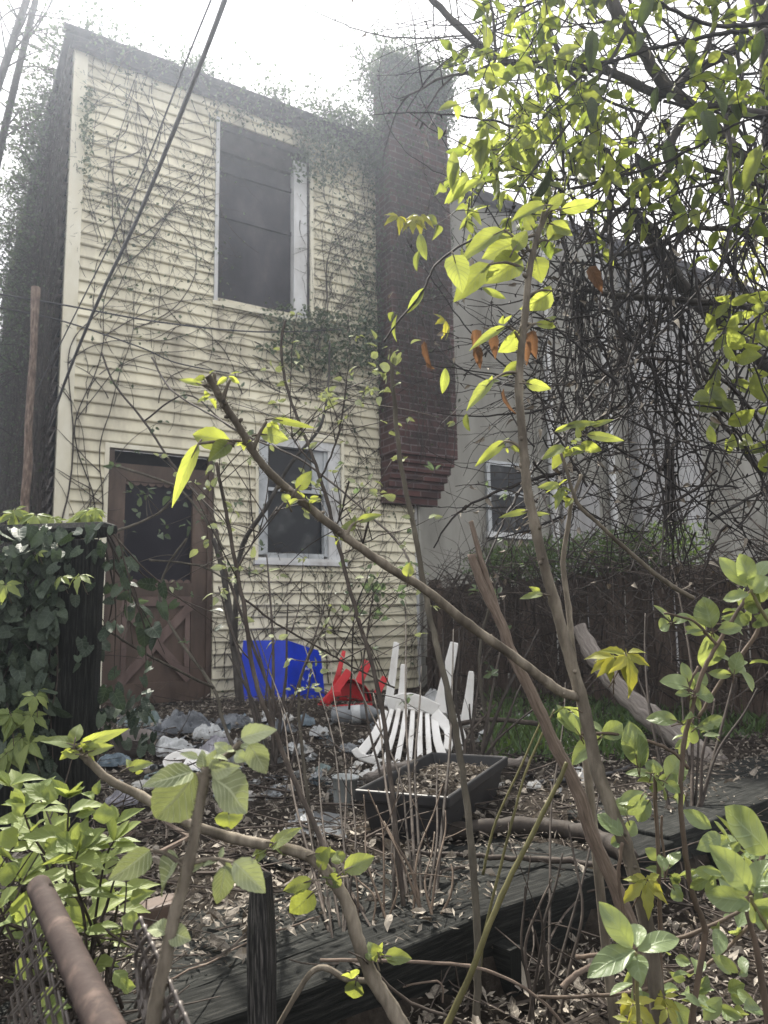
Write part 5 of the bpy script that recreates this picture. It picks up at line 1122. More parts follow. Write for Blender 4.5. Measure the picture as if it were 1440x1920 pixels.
slender('small budding sapling right of the tote with leaves at its forked tip', [([(585, 1560), (575, 1480), (566, 1400), (560, 1320), (565, 1270), (588, 1210), (612, 1170), (618, 1140)], [2.3, 2.3, 2.35, 2.4, 2.4, 2.4, 2.4, 2.4], 9, 5, True), ([(562, 1310), (552, 1290), (545, 1285)], [2.4] * 3, 4, 3, False)],
        [(572, 1292, 2.4, 7), (610, 1190, 2.4, 3), (600, 1235, 2.4, 4), (618, 1145, 2.4, 3), (590, 1262, 2.4, 4), (555, 1295, 2.4, 4)], 'bark', 'leafdusty', .03, 0)
slender('thin forked sapling against the house wall right of the lower window', [([(745, 1560), (700, 1400), (680, 1280), (690, 1180), (700, 1110)], [2.6, 2.8, 2.9, 3, 3], 7, 4, True), ([(655, 1330), (660, 1240), (665, 1150), (690, 1080)], [2.9] * 4, 5, 3, False), ([(690, 1180), (720, 1150), (745, 1120)], [3, 3, 3], 4, 2, False)],
        [(700, 1110, 3, 6), (745, 1120, 3, 5), (665, 1150, 3, 4), (715, 1165, 3, 4), (690, 1080, 2.9, 5), (640, 1110, 3, 3), (760, 1060, 3, 4)], twigs=5, lmat='leaftiny', csz=.045)
slender('thin bare sapling leaning over the brown door', [([(470, 1480), (420, 1360), (400, 1290), (330, 1190), (300, 1120), (315, 1060), (350, 1010)], [3.2, 3.5, 3.6, 3.8, 3.9, 3.9, 3.9], 10, 5, True), ([(400, 1290), (300, 1240), (230, 1200), (180, 1165)], [3.5, 3.2, 3.0, 2.6], 7, 5, False), ([(280, 1050), (370, 1060), (430, 1090)], [3.9] * 3, 6, 4, False), ([(205, 870), (300, 900), (340, 920), (390, 980), (420, 1030)], [3.8] * 5, 7, 5, False), ([(200, 1000), (250, 985), (300, 960), (320, 940)], [2.8, 3, 3.2, 3.2], 8, 5, False)],
        [(320, 930, 3.2, 4), (250, 925, 4, 4), (350, 985, 4, 3), (300, 1000, 4, 3), (340, 940, 4, 3), (260, 960, 4, 3)], 'bark', 'leaftiny', .05, 4)
slender('leaning dark sapling whose tip crosses below the upstairs window', [([(520, 1330), (470, 1200), (420, 1060), (395, 960), (330, 880), (270, 790), (215, 720), (190, 660)], [4.6] * 8, 9, 5, True), ([(270, 790), (350, 740), (430, 800), (500, 830)], [4.6, 4.5, 4.3, 4.2], 5, 4, False), ([(285, 670), (320, 730), (400, 780), (470, 820), (560, 860), (640, 920), (740, 1010), (770, 1060)], [3.6, 3.4, 3.2, 3.0, 2.9, 2.8, 2.6, 2.5], 5, 6, False)],
        [(210, 720, 4.6, 4), (290, 800, 4.6, 4), (350, 740, 4.5, 3)], 'barkdark', 'leaftiny', .05, 6)
slender('stout grey sapling stem standing close against the house wall left of the tote', [([(452, 1340), (447, 1280), (438, 1200), (428, 1130), (415, 1060), (400, 1010)], [5.3] * 6, 24, 12, True), ([(440, 1210), (450, 1040), (500, 950), (545, 870), (600, 800), (615, 720), (618, 640)], [5.2, 5.0, 4.8, 4.7, 4.6, 4.6, 4.6], 15, 5, False)],
        [(600, 790, 4.6, 3), (618, 650, 4.6, 4)], 'limb', 'leaftiny', .06, 3)
slender('thin grey sapling in the gap between the white chair and the fence', [([(960, 1530), (935, 1440), (915, 1360), (900, 1270), (905, 1180), (930, 1120)], [2.9, 3.1, 3.3, 3.4, 3.5, 3.5], 13, 6, True), ([(905, 1180), (940, 1060), (980, 980), (1010, 950)], [3.5] * 4, 4, 2, False)],
        [(930, 1120, 3.5, 5), (920, 1100, 3.5, 4), (940, 1170, 3.5, 3), (900, 1110, 3.5, 4)], 'bark', 'leaftiny', .05, 5)
# dead pale stem, olive cane, right forked canes
st = MB(); a_ = stemline(st, [(1192, 1760), (1150, 1655), (1112, 1572), (1082, 1480), (1042, 1400), (1002, 1312), (962, 1232), (940, 1170), (905, 1100), (884, 1040)], 1.55, 27, 17, 6, .001, 9)
stemline(st, [(938, 1168), (925, 1120), (905, 1060), (890, 1005), (883, 978)], 1.55, 13, 9, 5, .0006, 7, False)
tag(st.build('dead_stem', M['barkdead'], None, True), 'bleached dead sapling stem with a broken forked top, left of the tall downy sapling', 'stem')
st = MB(); stemline(st, [(832, 1935), (880, 1830), (940, 1680), (1000, 1560), (1050, 1460), (1062, 1430)], 1.4, 12, 7, 6, .0006, 9)
tag(st.build('cane', M['barkgreen'], None, True), 'smooth olive green cane slanting up from bottom centre', 'cane', 'canes rising from the deck edge')
st = MB(); stemline(st, [(905, 1760), (935, 1640), (960, 1540), (985, 1450), (1015, 1380), (1040, 1330)], 1.7, 6, 4, 6, .0006, 6); stemline(st, [(905, 1640), (930, 1540), (975, 1440), (1020, 1340)], 1.72, 5, 3, 6, .0006, 6, False)
tag(st.build('cane', M['barkgreen'], None, True), 'pair of thin olive canes rising from the deck boards beside the tray', 'cane', 'canes rising from the deck edge')
st = MB(); lv = MB()
c1 = stemline(st, [(1090, 1330), (1076, 1245), (1066, 1140), (1056, 1052), (1066, 985), (1072, 940), (1090, 890)], 1.6, 13, 6, 6, .0006, 8)
c2 = stemline(st, [(1300, 1122), (1240, 1085), (1165, 1022), (1120, 980), (1087, 950), (1072, 915), (1062, 880), (1052, 850)], 1.55, 9, 6, 6, .0006, 7, False)
for q in [(1060, 800, 1128, 785, 14), (1100, 815, 1170, 825, 18), (1095, 845, 1040, 850, 16), (1060, 840, 1015, 850, 26), (1055, 845, 1035, 880, 20), (1050, 910, 1008, 912, 18), (1055, 915, 1040, 950, 16), (1065, 925, 1035, 930, 12), (1072, 935, 1060, 950, 14), (1110, 800, 1150, 785, 12), (1075, 850, 1105, 830, 20), (1090, 830, 1130, 850, 22), (1040, 810, 1090, 790, 12)]: LF(lv, *q[:4], 1.58, q[4], 'ovate', U(-.02, .02), .4, .3, stem=st, sw=.001)
for (x, y) in ((1060, 850), (1085, 830), (1100, 800), (1045, 915), (1070, 940)): cluster(lv, P(x, y, 1.58), 4, .026, 'ovate', .5, .01)
pt = plant('sapling', 'thinner downy sapling just right of the tall one, with a leafy spray on top', 'sapling', groundloc(c1[0]), 'downy leaved saplings'); st.build('stem', M['barkfuzzy'], pt, True); lv.build('foliage', M['leafbig'], pt, True)
# thin dry stalks in front of the deck, as a few clumps from one root
def clump(label, x0, Y0, tips, mat, w_=5, lmat=None):
    st = MB(); base = P(x0, 1800, Y0); base.z = tz(base.x, base.y)
    for (tx, ty, dY) in tips:
        a = base + V((U(-.05, .05), U(-.03, .03), -.02)); b_ = P(tx, ty, Y0 + dY); mid = lerp(a, b_, .5) + V((G_(0, .025), 0, .03))
        ps = smooth_path([a, lerp(a, mid, .55), mid, lerp(mid, b_, .6) + rand_unit() * .008, b_], 5); n = len(ps)
        st.tube(ps, taper(w_ * Y0 / FPX / 2 * U(.7, 1.2), w_ * .4 * Y0 / FPX / 2, n), 6)
        if R() < .6: st.tube(twig_curve(ps[n * 2 // 3], rand_unit() + ZV, U(.05, .16), 6, .2), .0012, 4)
    return tag(st.build('dry_shrub', M[mat], None, True), label, 'shrub', 'dry twiggy shrubs along the deck edge')
clump('clump of reddish dry stalks before the black tray', 800, 1.72, [(830, 1470, .25), (835, 1520, .2), (845, 1620, .1), (815, 1560, .2), (720, 1540, .2), (690, 1480, .2)], 'barkred', 7)
clump('clump of thin reddish stalks left of the black tray', 715, 1.72, [(682, 1490, .25), (705, 1510, .2), (665, 1590, .1), (735, 1600, .1), (640, 1610, .1)], 'barkred', 6)
clump('clump of dark thin twigs in front of the deck, centre', 770, 1.75, [(735, 1540, .2), (750, 1440, .4), (700, 1300, .8), (820, 1440, .5), (790, 1250, 1.0), (660, 1260, .8), (760, 1120, 1.3), (850, 1180, 1.2)], 'barkdark', 8)
clump('clump of dark thin twigs at the bottom right beside the olive cane', 985, 1.62, [(1055, 1600, .15), (1065, 1545, .2), (1010, 1700, 0), (1130, 1420, .4), (1060, 1280, .8), (985, 1660, .1), (1035, 1650, .1)], 'barkdark', 8)
clump('clump of dark thin twigs in the lower left of centre', 640, 1.6, [(600, 1400, .7), (560, 1180, 1.3), (620, 1230, 1.2), (520, 1300, 1.0), (480, 1180, 1.5), (585, 1520, .4), (660, 1420, .6)], 'barkdark', 7)
clump('clump of dry stalks before the right end of the fence', 1300, 2.6, [(1260, 1060, .6), (1210, 1150, .5), (1330, 1120, .5), (1180, 1230, .4), (1390, 1200, .3), (1270, 1260, .3), (1420, 1290, .2), (1340, 1310, .1)], 'barkdark', 7)
clump('clump of thin grey stalks in the weeds behind the tray', 900, 3.0, [(860, 1180, .4), (905, 1230, .4), (945, 1200, .4), (985, 1270, .3), (930, 1320, .2), (1010, 1180, .6), (880, 1320, .1), (830, 1180, .5), (1000, 1330, .1)], 'barkdark', 8)
clump('clump of thin stalks between door and tote', 520, 3.4, [(470, 1180, .5), (540, 1130, .6), (500, 1040, .9), (430, 1230, .3), (585, 1240, .3), (410, 1100, .8), (610, 1130, .6)], 'barkdark', 8)
# curved runners at the bottom
for i, (pts, Y, w0, w1, mt, lb) in enumerate([([(600, 1800), (760, 1803), (880, 1812), (960, 1840), (1020, 1880), (1060, 1925)], 1.5, 6, 5, 'barkdead', 'pale bent runner arching across the bottom centre'),
     ([(1010, 1870), (1090, 1868), (1200, 1858), (1300, 1820), (1350, 1790), (1440, 1700)], 1.5, 6, 6, 'barkred', 'brown runner arching across the bottom right corner'),
     ([(1080, 1795), (1180, 1782), (1300, 1750), (1380, 1712), (1412, 1690)], 1.4, 8, 6, 'barkred', 'brown runner below the big rosette of leaves at the right'),
     ([(1055, 1852), (1075, 1832), (1100, 1815), (1118, 1808)], 1.15, 11, 8, 'barkdead', 'short pale broken twig end among the leaves at the bottom right'),
     ([(660, 1880), (720, 1860), (820, 1840), (830, 1880)], 1.6, 4, 3, 'barkdead', 'pale hooked dry stalk at the bottom centre'),
     ([(700, 1820), (770, 1880), (880, 1920), (900, 1945)], 1.5, 6, 5, 'barkdark', 'dark curved runner at the very bottom centre')]):
    st = MB(); stemline(st, pts, Y, w0, w1, 6, .0008, 7, False); tag(st.build('runner', M[mt], None, True), lb, 'stem', 'woody runners along the bottom')
# ------------------------------------------------------------------ right hand bush with smooth oval leaves
st = MB(); lv = MB(); Yb = 1.35
for pts, Y, w0, w1, g_ in [([(1290, 1960), (1318, 1780), (1322, 1740), (1300, 1680), (1285, 1600), (1276, 1500), (1282, 1400), (1300, 1320), (1318, 1260), (1350, 1200), (1400, 1120), (1445, 1060)], Yb, 11, 7, True), ([(1240, 1940), (1238, 1780), (1236, 1640), (1228, 1480), (1228, 1420)], Yb, 9, 6, True), ([(1195, 1960), (1192, 1860), (1180, 1780), (1165, 1690), (1160, 1640), (1166, 1580)], Yb - .05, 8, 6, True),
        ([(1290, 1440), (1262, 1410), (1200, 1385), (1140, 1375), (1090, 1375)][::-1][::-1], Yb, 7, 5, False), ([(1345, 1210), (1300, 1165), (1245, 1150)], Yb, 6, 4, False), ([(1300, 1330), (1290, 1290), (1310, 1250)], Yb, 7, 5, False), ([(1420, 1780), (1400, 1700), (1410, 1660), (1440, 1580)], 1.15, 10, 8, True), ([(1250, 1640), (1240, 1560), (1242, 1530)], Yb, 5, 4, False), ([(1440, 1150), (1400, 1215), (1350, 1280), (1310, 1345)], Yb + .1, 9, 6, False)]:
    q = stemline(st, pts, Y, w0, w1, 6, .0008, 8, g_)
RB = [(1335, 1178, 1318, 1120, 44), (1335, 1185, 1330, 1255, 52), (1320, 1182, 1285, 1188, 12), (1258, 1165, 1236, 1132, 12), (1256, 1168, 1236, 1178, 28), (1262, 1168, 1290, 1150, 20), (1345, 1182, 1392, 1175, 22), (1350, 1170, 1400, 1182, 22), (1355, 1200, 1320, 1215, 16), (1376, 1265, 1384, 1222, 26), (1372, 1265, 1330, 1262, 18), (1380, 1258, 1398, 1250, 18), (1290, 1280, 1282, 1242, 20), (1292, 1290, 1238, 1272, 36), (1294, 1300, 1268, 1300, 14), (1300, 1290, 1320, 1262, 30), (1305, 1305, 1338, 1300, 32), (1298, 1308, 1285, 1320, 26), (1298, 1355, 1288, 1398, 32), (1302, 1345, 1276, 1348, 26), (1305, 1365, 1358, 1345, 24), (1270, 1352, 1216, 1340, 28), (1270, 1358, 1360, 1360, 8), (1130, 1382, 1060, 1425, 34), (1128, 1380, 1168, 1358, 34), (1195, 1435, 1182, 1355, 44), (1200, 1440, 1205, 1380, 30), (1085, 1375, 1045, 1345, 18), (1086, 1372, 1070, 1325, 24), (1088, 1380, 1050, 1320, 20), (1080, 1330, 1035, 1322, 16), (1070, 1335, 1040, 1350, 18), (1225, 1455, 1258, 1492, 40), (1222, 1450, 1230, 1428, 32), (1250, 1460, 1286, 1415, 40), (1245, 1465, 1275, 1485, 20), (1222, 1450, 1175, 1445, 16), (1205, 1490, 1185, 1530, 30), (1215, 1490, 1160, 1498, 26), (1218, 1500, 1195, 1540, 30), (1260, 1495, 1295, 1515, 34), (1168, 1568, 1124, 1522, 34), (1172, 1568, 1192, 1540, 24), (1168, 1575, 1145, 1582, 20), (1175, 1530, 1160, 1495, 30),
      (1240, 1610, 1212, 1595, 20), (1252, 1630, 1270, 1590, 24), (1255, 1640, 1278, 1660, 22), (1245, 1635, 1240, 1600, 20), (1330, 1648, 1282, 1640, 24), (1320, 1640, 1345, 1625, 18), (1262, 1665, 1278, 1690, 22)]
for q in RB: LF(lv, *q[:4], Yb + U(-.04, .04), q[4], 'ell', U(-.02, .03), .38, .35, n=9, m=3, serr=0, stem=st, sw=.0011)
for (x, y, n_) in ((1335, 1195, 4), (1300, 1300, 4), (1395, 1150, 8), (1405, 1175, 7), (1230, 1470, 5), (1260, 1650, 5), (1300, 1380, 5), (1385, 1250, 4), (1250, 1475, 4), (1090, 1350, 4), (1410, 1110, 5)): cluster(lv, P(x, y, Yb + .03), n_, .040, 'ell', .55, .02, serr=0)
for k in range(26): cluster(lv, P(U(1330, 1450), U(1560, 1760), Yb + U(-.1, .2)), 2, .05, 'ell', .55, .02, serr=0)
for k in range(10): cluster(lv, P(U(1180, 1450), U(1780, 1900), Yb + U(.0, .2)), 2, .045, 'ell', .55, .02, serr=0)
for (x, y) in ((1290, 1840), (1300, 1870), (1360, 1860), (1350, 1890), (1260, 1870)): cluster(lv, P(x, y, 1.45), 3, .05, 'ell', .6, .02, serr=0)
pt = plant('bush', 'leafy bush with smooth oval spring leaves along the right side', 'bush', groundloc(P(1300, 1900, Yb)), 'leafy bushes'); st.build('stem', M['barkred'], pt, True); lv.build('foliage', M['leafbush'], pt, True)
# near rosettes at the right edge
st = MB(); lv = MB(); Yn = 1.0
for q in [(1400, 1100, 1350, 1045, 30), (1405, 1095, 1392, 1040, 40), (1420, 1085, 1445, 1040, 30), (1410, 1110, 1435, 1080, 40), (1405, 1115, 1352, 1120, 22), (1412, 1118, 1460, 1100, 40), (1425, 1130, 1395, 1145, 26), (1418, 1105, 1405, 1150, 26)]: LF(lv, *q[:4], 1.15, q[4], 'ell', U(-.02, .03), .3, .3, serr=0)
for q in [(1440, 1600, 1368, 1515, 64, -.02), (1405, 1670, 1340, 1588, 50, 0), (1402, 1690, 1325, 1680, 40, .02), (1415, 1665, 1440, 1610, 40, 0), (1408, 1690, 1445, 1720, 50, 0), (1400, 1680, 1378, 1650, 22, 0), (1412, 1675, 1425, 1640, 26, 0), (1420, 1700, 1452, 1740, 44, 0), (1405, 1692, 1382, 1705, 24, 0), (1430, 1640, 1470, 1660, 50, 0)]: LF(lv, *q[:4], Yn, q[4], 'ell', q[5], .25, .4, n=11, serr=0)
for q in [(1185, 1778, 1130, 1695, 40, 0), (1190, 1782, 1104, 1820, 42, -.02), (1196, 1782, 1272, 1750, 36, 0), (1192, 1790, 1200, 1835, 36, -.03), (1194, 1776, 1196, 1728, 30, .03), (1195, 1790, 1180, 1815, 20, 0)]: LF(lv, *q[:4], .98, q[4], 'ell', q[5], .22, .5, n=11, serr=0)
stemline(st, [(1199, 1960), (1194, 1850), (1192, 1785)], .98, 8, 6, 5, .0004, 8); stemline(st, [(1452, 1760), (1415, 1700), (1408, 1680)], Yn, 8, 6, 5, .0004, 8); stemline(st, [(1452, 1180), (1425, 1140), (1408, 1105)], 1.15, 8, 6, 5, .0004, 8, False)
pt = plant('bush', 'young shoots with large oval leaves nearest the viewer at the right edge', 'bush', groundloc(P(1400, 1900, Yn)), 'leafy bushes'); st.build('stem', M['barkgreen'], pt, True); lv.build('foliage', M['leafbush'], pt, True)
# creeper sprigs
def creeper(label, items, loc, mat='leafcreeper'):
    st = MB(); lv = MB()
    for (x, y, Y, s_, nn) in items:
        for k in range(nn): palmate(lv, P(x + G_(0, 8) * (nn > 1), y + G_(0, 6) * (nn > 1), Y + G_(0, .02)), V((G_(0, .5), -.75 + G_(0, .2), .75)), s_ * U(.8, 1.1) * Y / FPX, st)
    pt = plant('creeper', label, 'creeper', loc, 'young five leaved creepers'); st.build('stem', M['barkred'], pt, True); lv.build('foliage', M[mat], pt, True)
creeper('yellow green five fingered creeper sprig glowing before the silvery log', [(1160, 1225, 1.4, 62, 2), (1175, 1225, 1.42, 52, 1), (1140, 1235, 1.4, 45, 1)], groundloc(P(1190, 1400, 1.6)))
creeper('yellow creeper sprig low among the stems at the bottom right', [(1205, 1650, 1.3, 52, 2), (1190, 1880, 1.25, 48, 2), (1180, 1915, 1.2, 44, 1), (1245, 1870, 1.3, 36, 1), (1250, 1890, 1.3, 36, 1)], groundloc(P(1200, 1900, 1.3)))
creeper('young creeper tips sprouting above the ivy on the post', [(25, 960, 2.4, 40, 2), (70, 965, 2.4, 48, 3), (110, 978, 2.4, 34, 2), (165, 965, 2.4, 46, 3), (140, 975, 2.4, 34, 1), (180, 955, 2.4, 30, 1), (115, 1082, 2.25, 38, 1), (150, 1078, 2.25, 36, 1), (45, 1385, 2.2, 52, 3), (15, 1340, 2.2, 50, 2), (65, 1300, 2.2, 44, 2), (20, 1410, 2.2, 50, 2), (60, 1340, 2.2, 40, 1), (10, 1095, 2.2, 36, 1), (72, 1036, 2.25, 20, 1)], groundloc(P(60, 1400, 2.3)), 'leaflight')
creeper('pale yellow creeper leaf cluster floating before the brick chimney', [(770, 410, 2.0, 46, 2), (748, 405, 2.0, 36, 1), (835, 600, 2.2, 34, 1)], groundloc(P(1000, 1400, 2.0)), 'leafcreeper')
# dead hanging leaves
def deadleaves(label, items):
    lv = MB()
    for (bx, by, tx, ty, Y, w_) in items: LF(lv, bx, by, tx, ty, Y, w_, 'ovate', 0, .5, .1, .5, .9, 7, 2, .08)
    return tag(lv.build('dead_leaves', M['leafdead'], None, True), label, 'dead leaves')
deadleaves('dead orange brown leaves hanging beside the tall downy sapling', [(893, 618, 893, 658, 1.5, 22), (895, 650, 899, 688, 1.5, 20), (925, 625, 928, 668, 1.5, 20), (998, 620, 1000, 668, 1.5, 24), (992, 640, 985, 680, 1.5, 16), (945, 728, 948, 782, 1.55, 12), (1105, 500, 1130, 545, 1.8, 26)])
deadleaves('withered brown leaf hanging before the brick chimney', [(796, 640, 800, 690, 1.7, 14), (800, 680, 812, 694, 1.7, 8)])
# ------------------------------------------------------------------ left bush
st = MB(); lv = MB()
roots = P(150, 1900, 1.25)
for k in range(11):
    tx, ty = U(-20, 225), U(1430, 1790); Y = U(1.05, 1.4); a = P(U(60, 230), 1890, 1.25); b_ = P(tx, ty, Y)
    ps = smooth_path([a, lerp(a, b_, .4) + rand_unit() * .03, lerp(a, b_, .75) + rand_unit() * .02 + ZV * .02, b_], 5); n = len(ps); st.tube(ps, taper(.0032, .0011, n), 6)
    for i in range(n // 3, n, 2):
        for sg in (-1, 1):
            d = V((sg * U(.4, 1), U(-.5, .5), U(-.1, .7))); l = U(.035, .065); lv.leaf(ps[i], d, V((G_(0, .4), -.5 + G_(0, .3), .9)), l, l * U(.42, .56), 'lance', 7, 2, U(0, .35), U(.1, .5), None, .05)
    d = (ps[-1] - ps[-2]).normalized()
    for j in range(3): l = U(.03, .05); lv.leaf(ps[-1], d + rand_unit() * .6, V((0, -.5, 1)) + rand_unit() * .4, l, l * .5, 'ell', 7, 2, .1, .3, None, .05)
LB = [(92, 1500, 45, 1465, 26), (90, 1508, 100, 1465, 24), (85, 1512, 42, 1522, 16), (40, 1530, 22, 1505, 22), (35, 1542, 0, 1535, 14), (145, 1595, 100, 1560, 30), (145, 1592, 160, 1530, 22), (150, 1635, 205, 1595, 20), (108, 1572, 78, 1595, 18), (175, 1500, 155, 1482, 18), (182, 1490, 182, 1465, 16), (195, 1545, 195, 1505, 30), (180, 1520, 140, 1530, 16), (180, 1560, 155, 1560, 18), (50, 1670, 25, 1745, 30), (100, 1660, 50, 1655, 24), (20, 1730, 0, 1720, 40), (60, 1800, 10, 1840, 28), (70, 1790, 85, 1815, 26), (245, 1690, 280, 1670, 22), (228, 1720, 268, 1735, 26), (80, 1895, 130, 1880, 34), (78, 1885, 95, 1850, 22), (85, 1895, 125, 1925, 26), (215, 1820, 240, 1855, 22), (225, 1850, 255, 1850, 18), (0, 1560, 38, 1585, 30), (-10, 1600, 30, 1610, 28), (-5, 1640, 35, 1640, 30), (0, 1700, 20, 1660, 30)]
for q in LB: LF(lv, *q[:4], 1.1, q[4] * 1.15, 'lance', U(-.02, .02), .4, .5, n=10, serr=.05)
pt = plant('bush', 'bright yellow green leafy bush in the lower left over the chain link fence', 'bush', groundloc(roots), 'leafy bushes'); st.build('stem', M['barkdark'], pt, True); lv.build('foliage', M['leaflight'], pt, True)
bb = MB()
for k in range(420):
    a = P(U(-60, 190), U(1700, 1960), U(1.15, 1.6)); c = twig_curve(a, rand_unit() + ZV * .3, U(.08, .3), 7, .35); bb.tube(c, taper(U(.0015, .003), .001, 8), 4)
tag(bb.build('brush_heap', M['barkdark']), 'dark dead brush behind the chain link fence in the bottom left corner', 'brush')
# ------------------------------------------------------------------ tree and dead vine tangle at the right
Yt = 2.5
tr = MB(); lv = MB(); lm = MB(); dk_ = MB(); tws = MB()
trunkp = [V((2.35, 2.9, -.1)), V((2.2, 2.85, .7)), V((1.95, 2.8, 1.5)), P(1470, 330, 2.7), P(1440, 60, 2.6), P(1380, -160, 2.5)]
trunkp = smooth_path(trunkp, 5); tr.tube(trunkp, taper(.075, .03, len(trunkp)), 10)
limbs = [([(1440, 60), (1310, 130), (1240, 175), (1130, 130), (1010, 120), (940, 112), (860, 50), (790, -25)], 2.5, 20, 13), ([(1400, 300), (1330, 230), (1240, 150), (1200, 85), (1160, 30), (1130, -30)], 2.45, 22, 26), ([(1440, 220), (1330, 200), (1265, 250), (1250, 325), (1200, 362), (1150, 405), (1120, 450)], 2.4, 20, 9), ([(1470, 720), (1400, 650), (1300, 560), (1255, 500), (1220, 440), (1183, 398)], 2.75, 24, 30), ([(1480, 445), (1370, 430), (1290, 432), (1200, 470), (1100, 480)], 2.5, 12, 6), ([(1480, 585), (1360, 570), (1170, 556), (1095, 545), (1040, 560)], 2.4, 15, 8), ([(940, 112), (890, 135), (830, 145), (750, 190)], 2.5, 9, 3), ([(938, 116), (900, 130), (840, 150), (780, 235)], 2.5, 6, 3), ([(930, 100), (925, 40), (918, -20)], 2.5, 7, 5), ([(1310, 130), (1340, 40), (1330, -40)], 2.5, 12, 9), ([(1430, 890), (1360, 800), (1320, 740), (1290, 660)], 2.6, 10, 6)]
limbpts = []
for pts, Y, w0, w1 in limbs:
    ps = stemline(tr, pts, Y, w0, w1, 7, .003, 8, False); limbpts += ps
for k in range(130):   # fine twigs
    p = random.choice(limbpts[: int(len(limbpts) * .9)]); c = twig_curve(p, rand_unit(), U(.15, .5), 8, .3); tws.tube(c, taper(.0028, .001, 9), 4)
for k in range(26):
    a = P(U(790, 960), U(-30, 120), 2.5); c = twig_curve(a, V((-1, 0, U(-.6, .4))) + rand_unit() * .5, U(.15, .4), 8, .3); tws.tube(c, taper(.0022, .001, 9), 4)
def dens(x, y):
    if y < 110: lim = 925
    elif y < 300: lim = 885
    elif y < 420: lim = 850
    else: lim = 980
    if x < lim: return 0
    base = 1.0
    if y > 330 and x > 1060: base = .42
    if 380 < y and 1180 < x < 1300: base = .12
    if x > 1150 and y < 330: base = .38
    return base
nl = 0
while nl < 400:
    x, y = U(850, 1480), U(-160, 470)
    if R() > dens(x, y): continue
    Y = U(1.7, 2.7); p = P(x, y, Y); nl += 1
    c = twig_curve(p + V((U(-.05, .1), .03, U(.02, .12))), (V((-.3, 0, -.5)) + rand_unit()), U(.08, .2), 6, .25); tws.tube(c, taper(.0018, .001, 7), 4)
    for k in range(random.choice((2, 3, 4, 5))):
        q = c[random.randrange(1, 7)]; l = U(.035, .072); d = rand_unit() + V((0, 0, -.25)); N = (CAM - q).normalized() * U(-.2, 1) + rand_unit() * .6 + ZV * .5
        (lm if R() < (.6 if y < 200 or x > 1180 else .3) else lv).leaf(q, d, N, l, l * U(.42, .62), random.choice(('ell', 'ovate')), 6, 2, U(.1, .6), U(.2, .8), None, .02, .1)  # shade-coloured leaves are commoner high up and far right
for k in range(22):
    x, y = U(900, 1440), U(-60, 330); q = P(x, y, U(1.6, 2.3)); l = U(.07, .11)
    dk_.leaf(q, V((G_(0, .3), G_(0, .3), -1)), rand_unit() + V((0, -1, 0)), l, l * .38, 'ell', 8, 2, U(0, .4), U(.5, 1.0))
for k in range(70):
    x, y = U(1330, 1460), U(540, 860); q = P(x, y, U(1.8, 2.6)); l = U(.05, .09); lv.leaf(q, rand_unit() - ZV * .3, (CAM - q).normalized() + rand_unit() * .7, l, l * .55, 'ell', 6, 2, .2, .4)
for q in [(912, 232, 893, 320, 28), (905, 240, 912, 300, 26), (850, 284, 848, 354, 26), (860, 300, 842, 352, 20), (822, 262, 826, 234, 14), (1428, 272, 1394, 342, 30), (872, 330, 838, 380, 22), (905, 330, 842, 375, 18), (800, 488, 782, 432, 20), (786, 470, 778, 505, 16), (795, 540, 765, 585, 18), (745, 590, 730, 635, 14), (738, 585, 730, 600, 14), (835, 690, 832, 735, 18), (875, 775, 880, 808, 18), (948, 560, 905, 540, 14)]: LF(lv, *q[:4], 1.7, q[4], 'ell', 0, .4, .2, fold=.6, serr=0)
stemline(tws, [(720, 640), (745, 605), (790, 550), (815, 500), (850, 470), (900, 440)], 1.7, 4, 5, 6, .001, 6, False)
tree = thing('tree', trunkp[0], 'leafy vine laden tree filling the upper right corner', 'tree')
tr.build('trunk', M['limb'], tree, True); tws.build('twigs', M['vinebark'], tree); lv.build('crown', M['leafcanopy'], tree, True); lm.build('shade_toned_leaves', M['leafmid'], tree, True); dk_.build('old_leaves', M['leafdark'], tree, True)
vt = MB(); vl = MB()
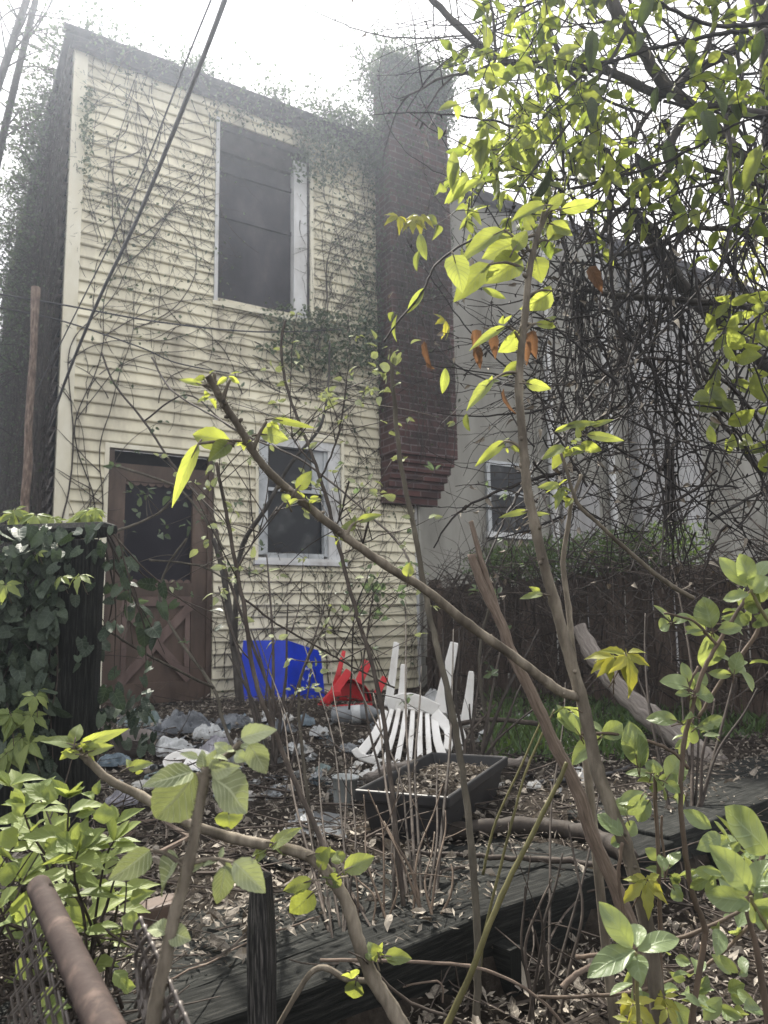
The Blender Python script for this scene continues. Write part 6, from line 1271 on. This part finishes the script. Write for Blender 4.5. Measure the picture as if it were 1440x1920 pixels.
def strand(x, y, ang, ln, r_, Y, curv, hang=0.0, nodes=True):
    st_ = 16; n = int(ln / st_); pts = []; k = curv
    dY = G_(0, .008)
    for i in range(n):
        pts.append(P(x, y, Y) + rand_unit() * .003)
        k += G_(0, .012); k = max(-.12, min(.12, k)); ang += k
        if hang: ang += hang * math.sin(PI / 2 - ang)
        x += st_ * math.cos(ang); y += st_ * math.sin(ang); Y += dY
        if y > 1130: break
    if len(pts) < 3: return
    r_ *= random.choice((.9, 1.3, 1.6, 2.4)); vt.tube(pts, taper(r_, r_ * .35, len(pts)), 5, cap=False)
    for q in pts:
        if R() < .035: vl.leaf(q, rand_unit() - ZV * .8, rand_unit(), U(.015, .04), U(.008, .02), 'ovate', 4, 1, .6, .8)
    if nodes:
        for i in range(2, len(pts) - 1, 3):
            if R() < .6:
                d = rand_unit(); vt.tube([pts[i], pts[i] + d * U(.008, .02)], [r_ * 1.1, r_ * .5], 4)
for k in range(115): strand(U(1040, 1500), U(200, 600), PI / 2 + G_(0, .4), U(300, 800), U(.0013, .0034), U(1.9, 3.0), G_(0, .035), .05)
for k in range(165):
    x = 1040 + 440 * R() ** .8
    strand(x, U(330, 1000), U(0, 2 * PI), U(200, 620), U(.0011, .0030), U(1.9, 3.0), G_(0, .06))
for k in range(52): strand(U(1100, 1350), U(480, 800), U(0, 2 * PI), U(200, 560), U(.0011, .0028), U(1.9, 3.0), G_(0, .05))
for k in range(140): strand(U(980, 1460), U(-60, 400), U(0, 2 * PI), U(200, 600), U(.0012, .0034), U(2.0, 3.0), G_(0, .05))
for k in range(44): strand(U(1000, 1130), U(520, 1000), PI + G_(0, .45), U(130, 320), U(.0009, .0018), U(1.9, 2.8), G_(0, .03))
for k in range(60): strand(U(990, 1150), U(520, 950), U(0, 2 * PI), U(120, 330), U(.0009, .002), U(1.9, 2.8), G_(0, .06))
for k in range(16):   # two ropes of twined stems
    strand(1255 + G_(0, 6), 850 + G_(0, 20), PI / 2 + G_(0, .15), 260, .002, 2.4 + G_(0, .02), G_(0, .05), .2)
    strand(1090 + G_(0, 8), 520 + G_(0, 20), PI / 2 + G_(0, .12), 330, .0022, 2.3 + G_(0, .02), G_(0, .04), .2)
for k in range(70): strand(1130 + G_(0, 50), 620 + G_(0, 70), U(0, 6.3), U(60, 160), U(.001, .002), 2.4 + G_(0, .06), G_(0, .1))
vth = thing('vine_tangle', P(1250, 1000, 2.4), 'dense dark tangle of bare vines hanging at the right before the grey house', 'vine')

vt.build('stem', M['vinebark'], vth); vl.build('dead_foliage', M['litter'], vth)
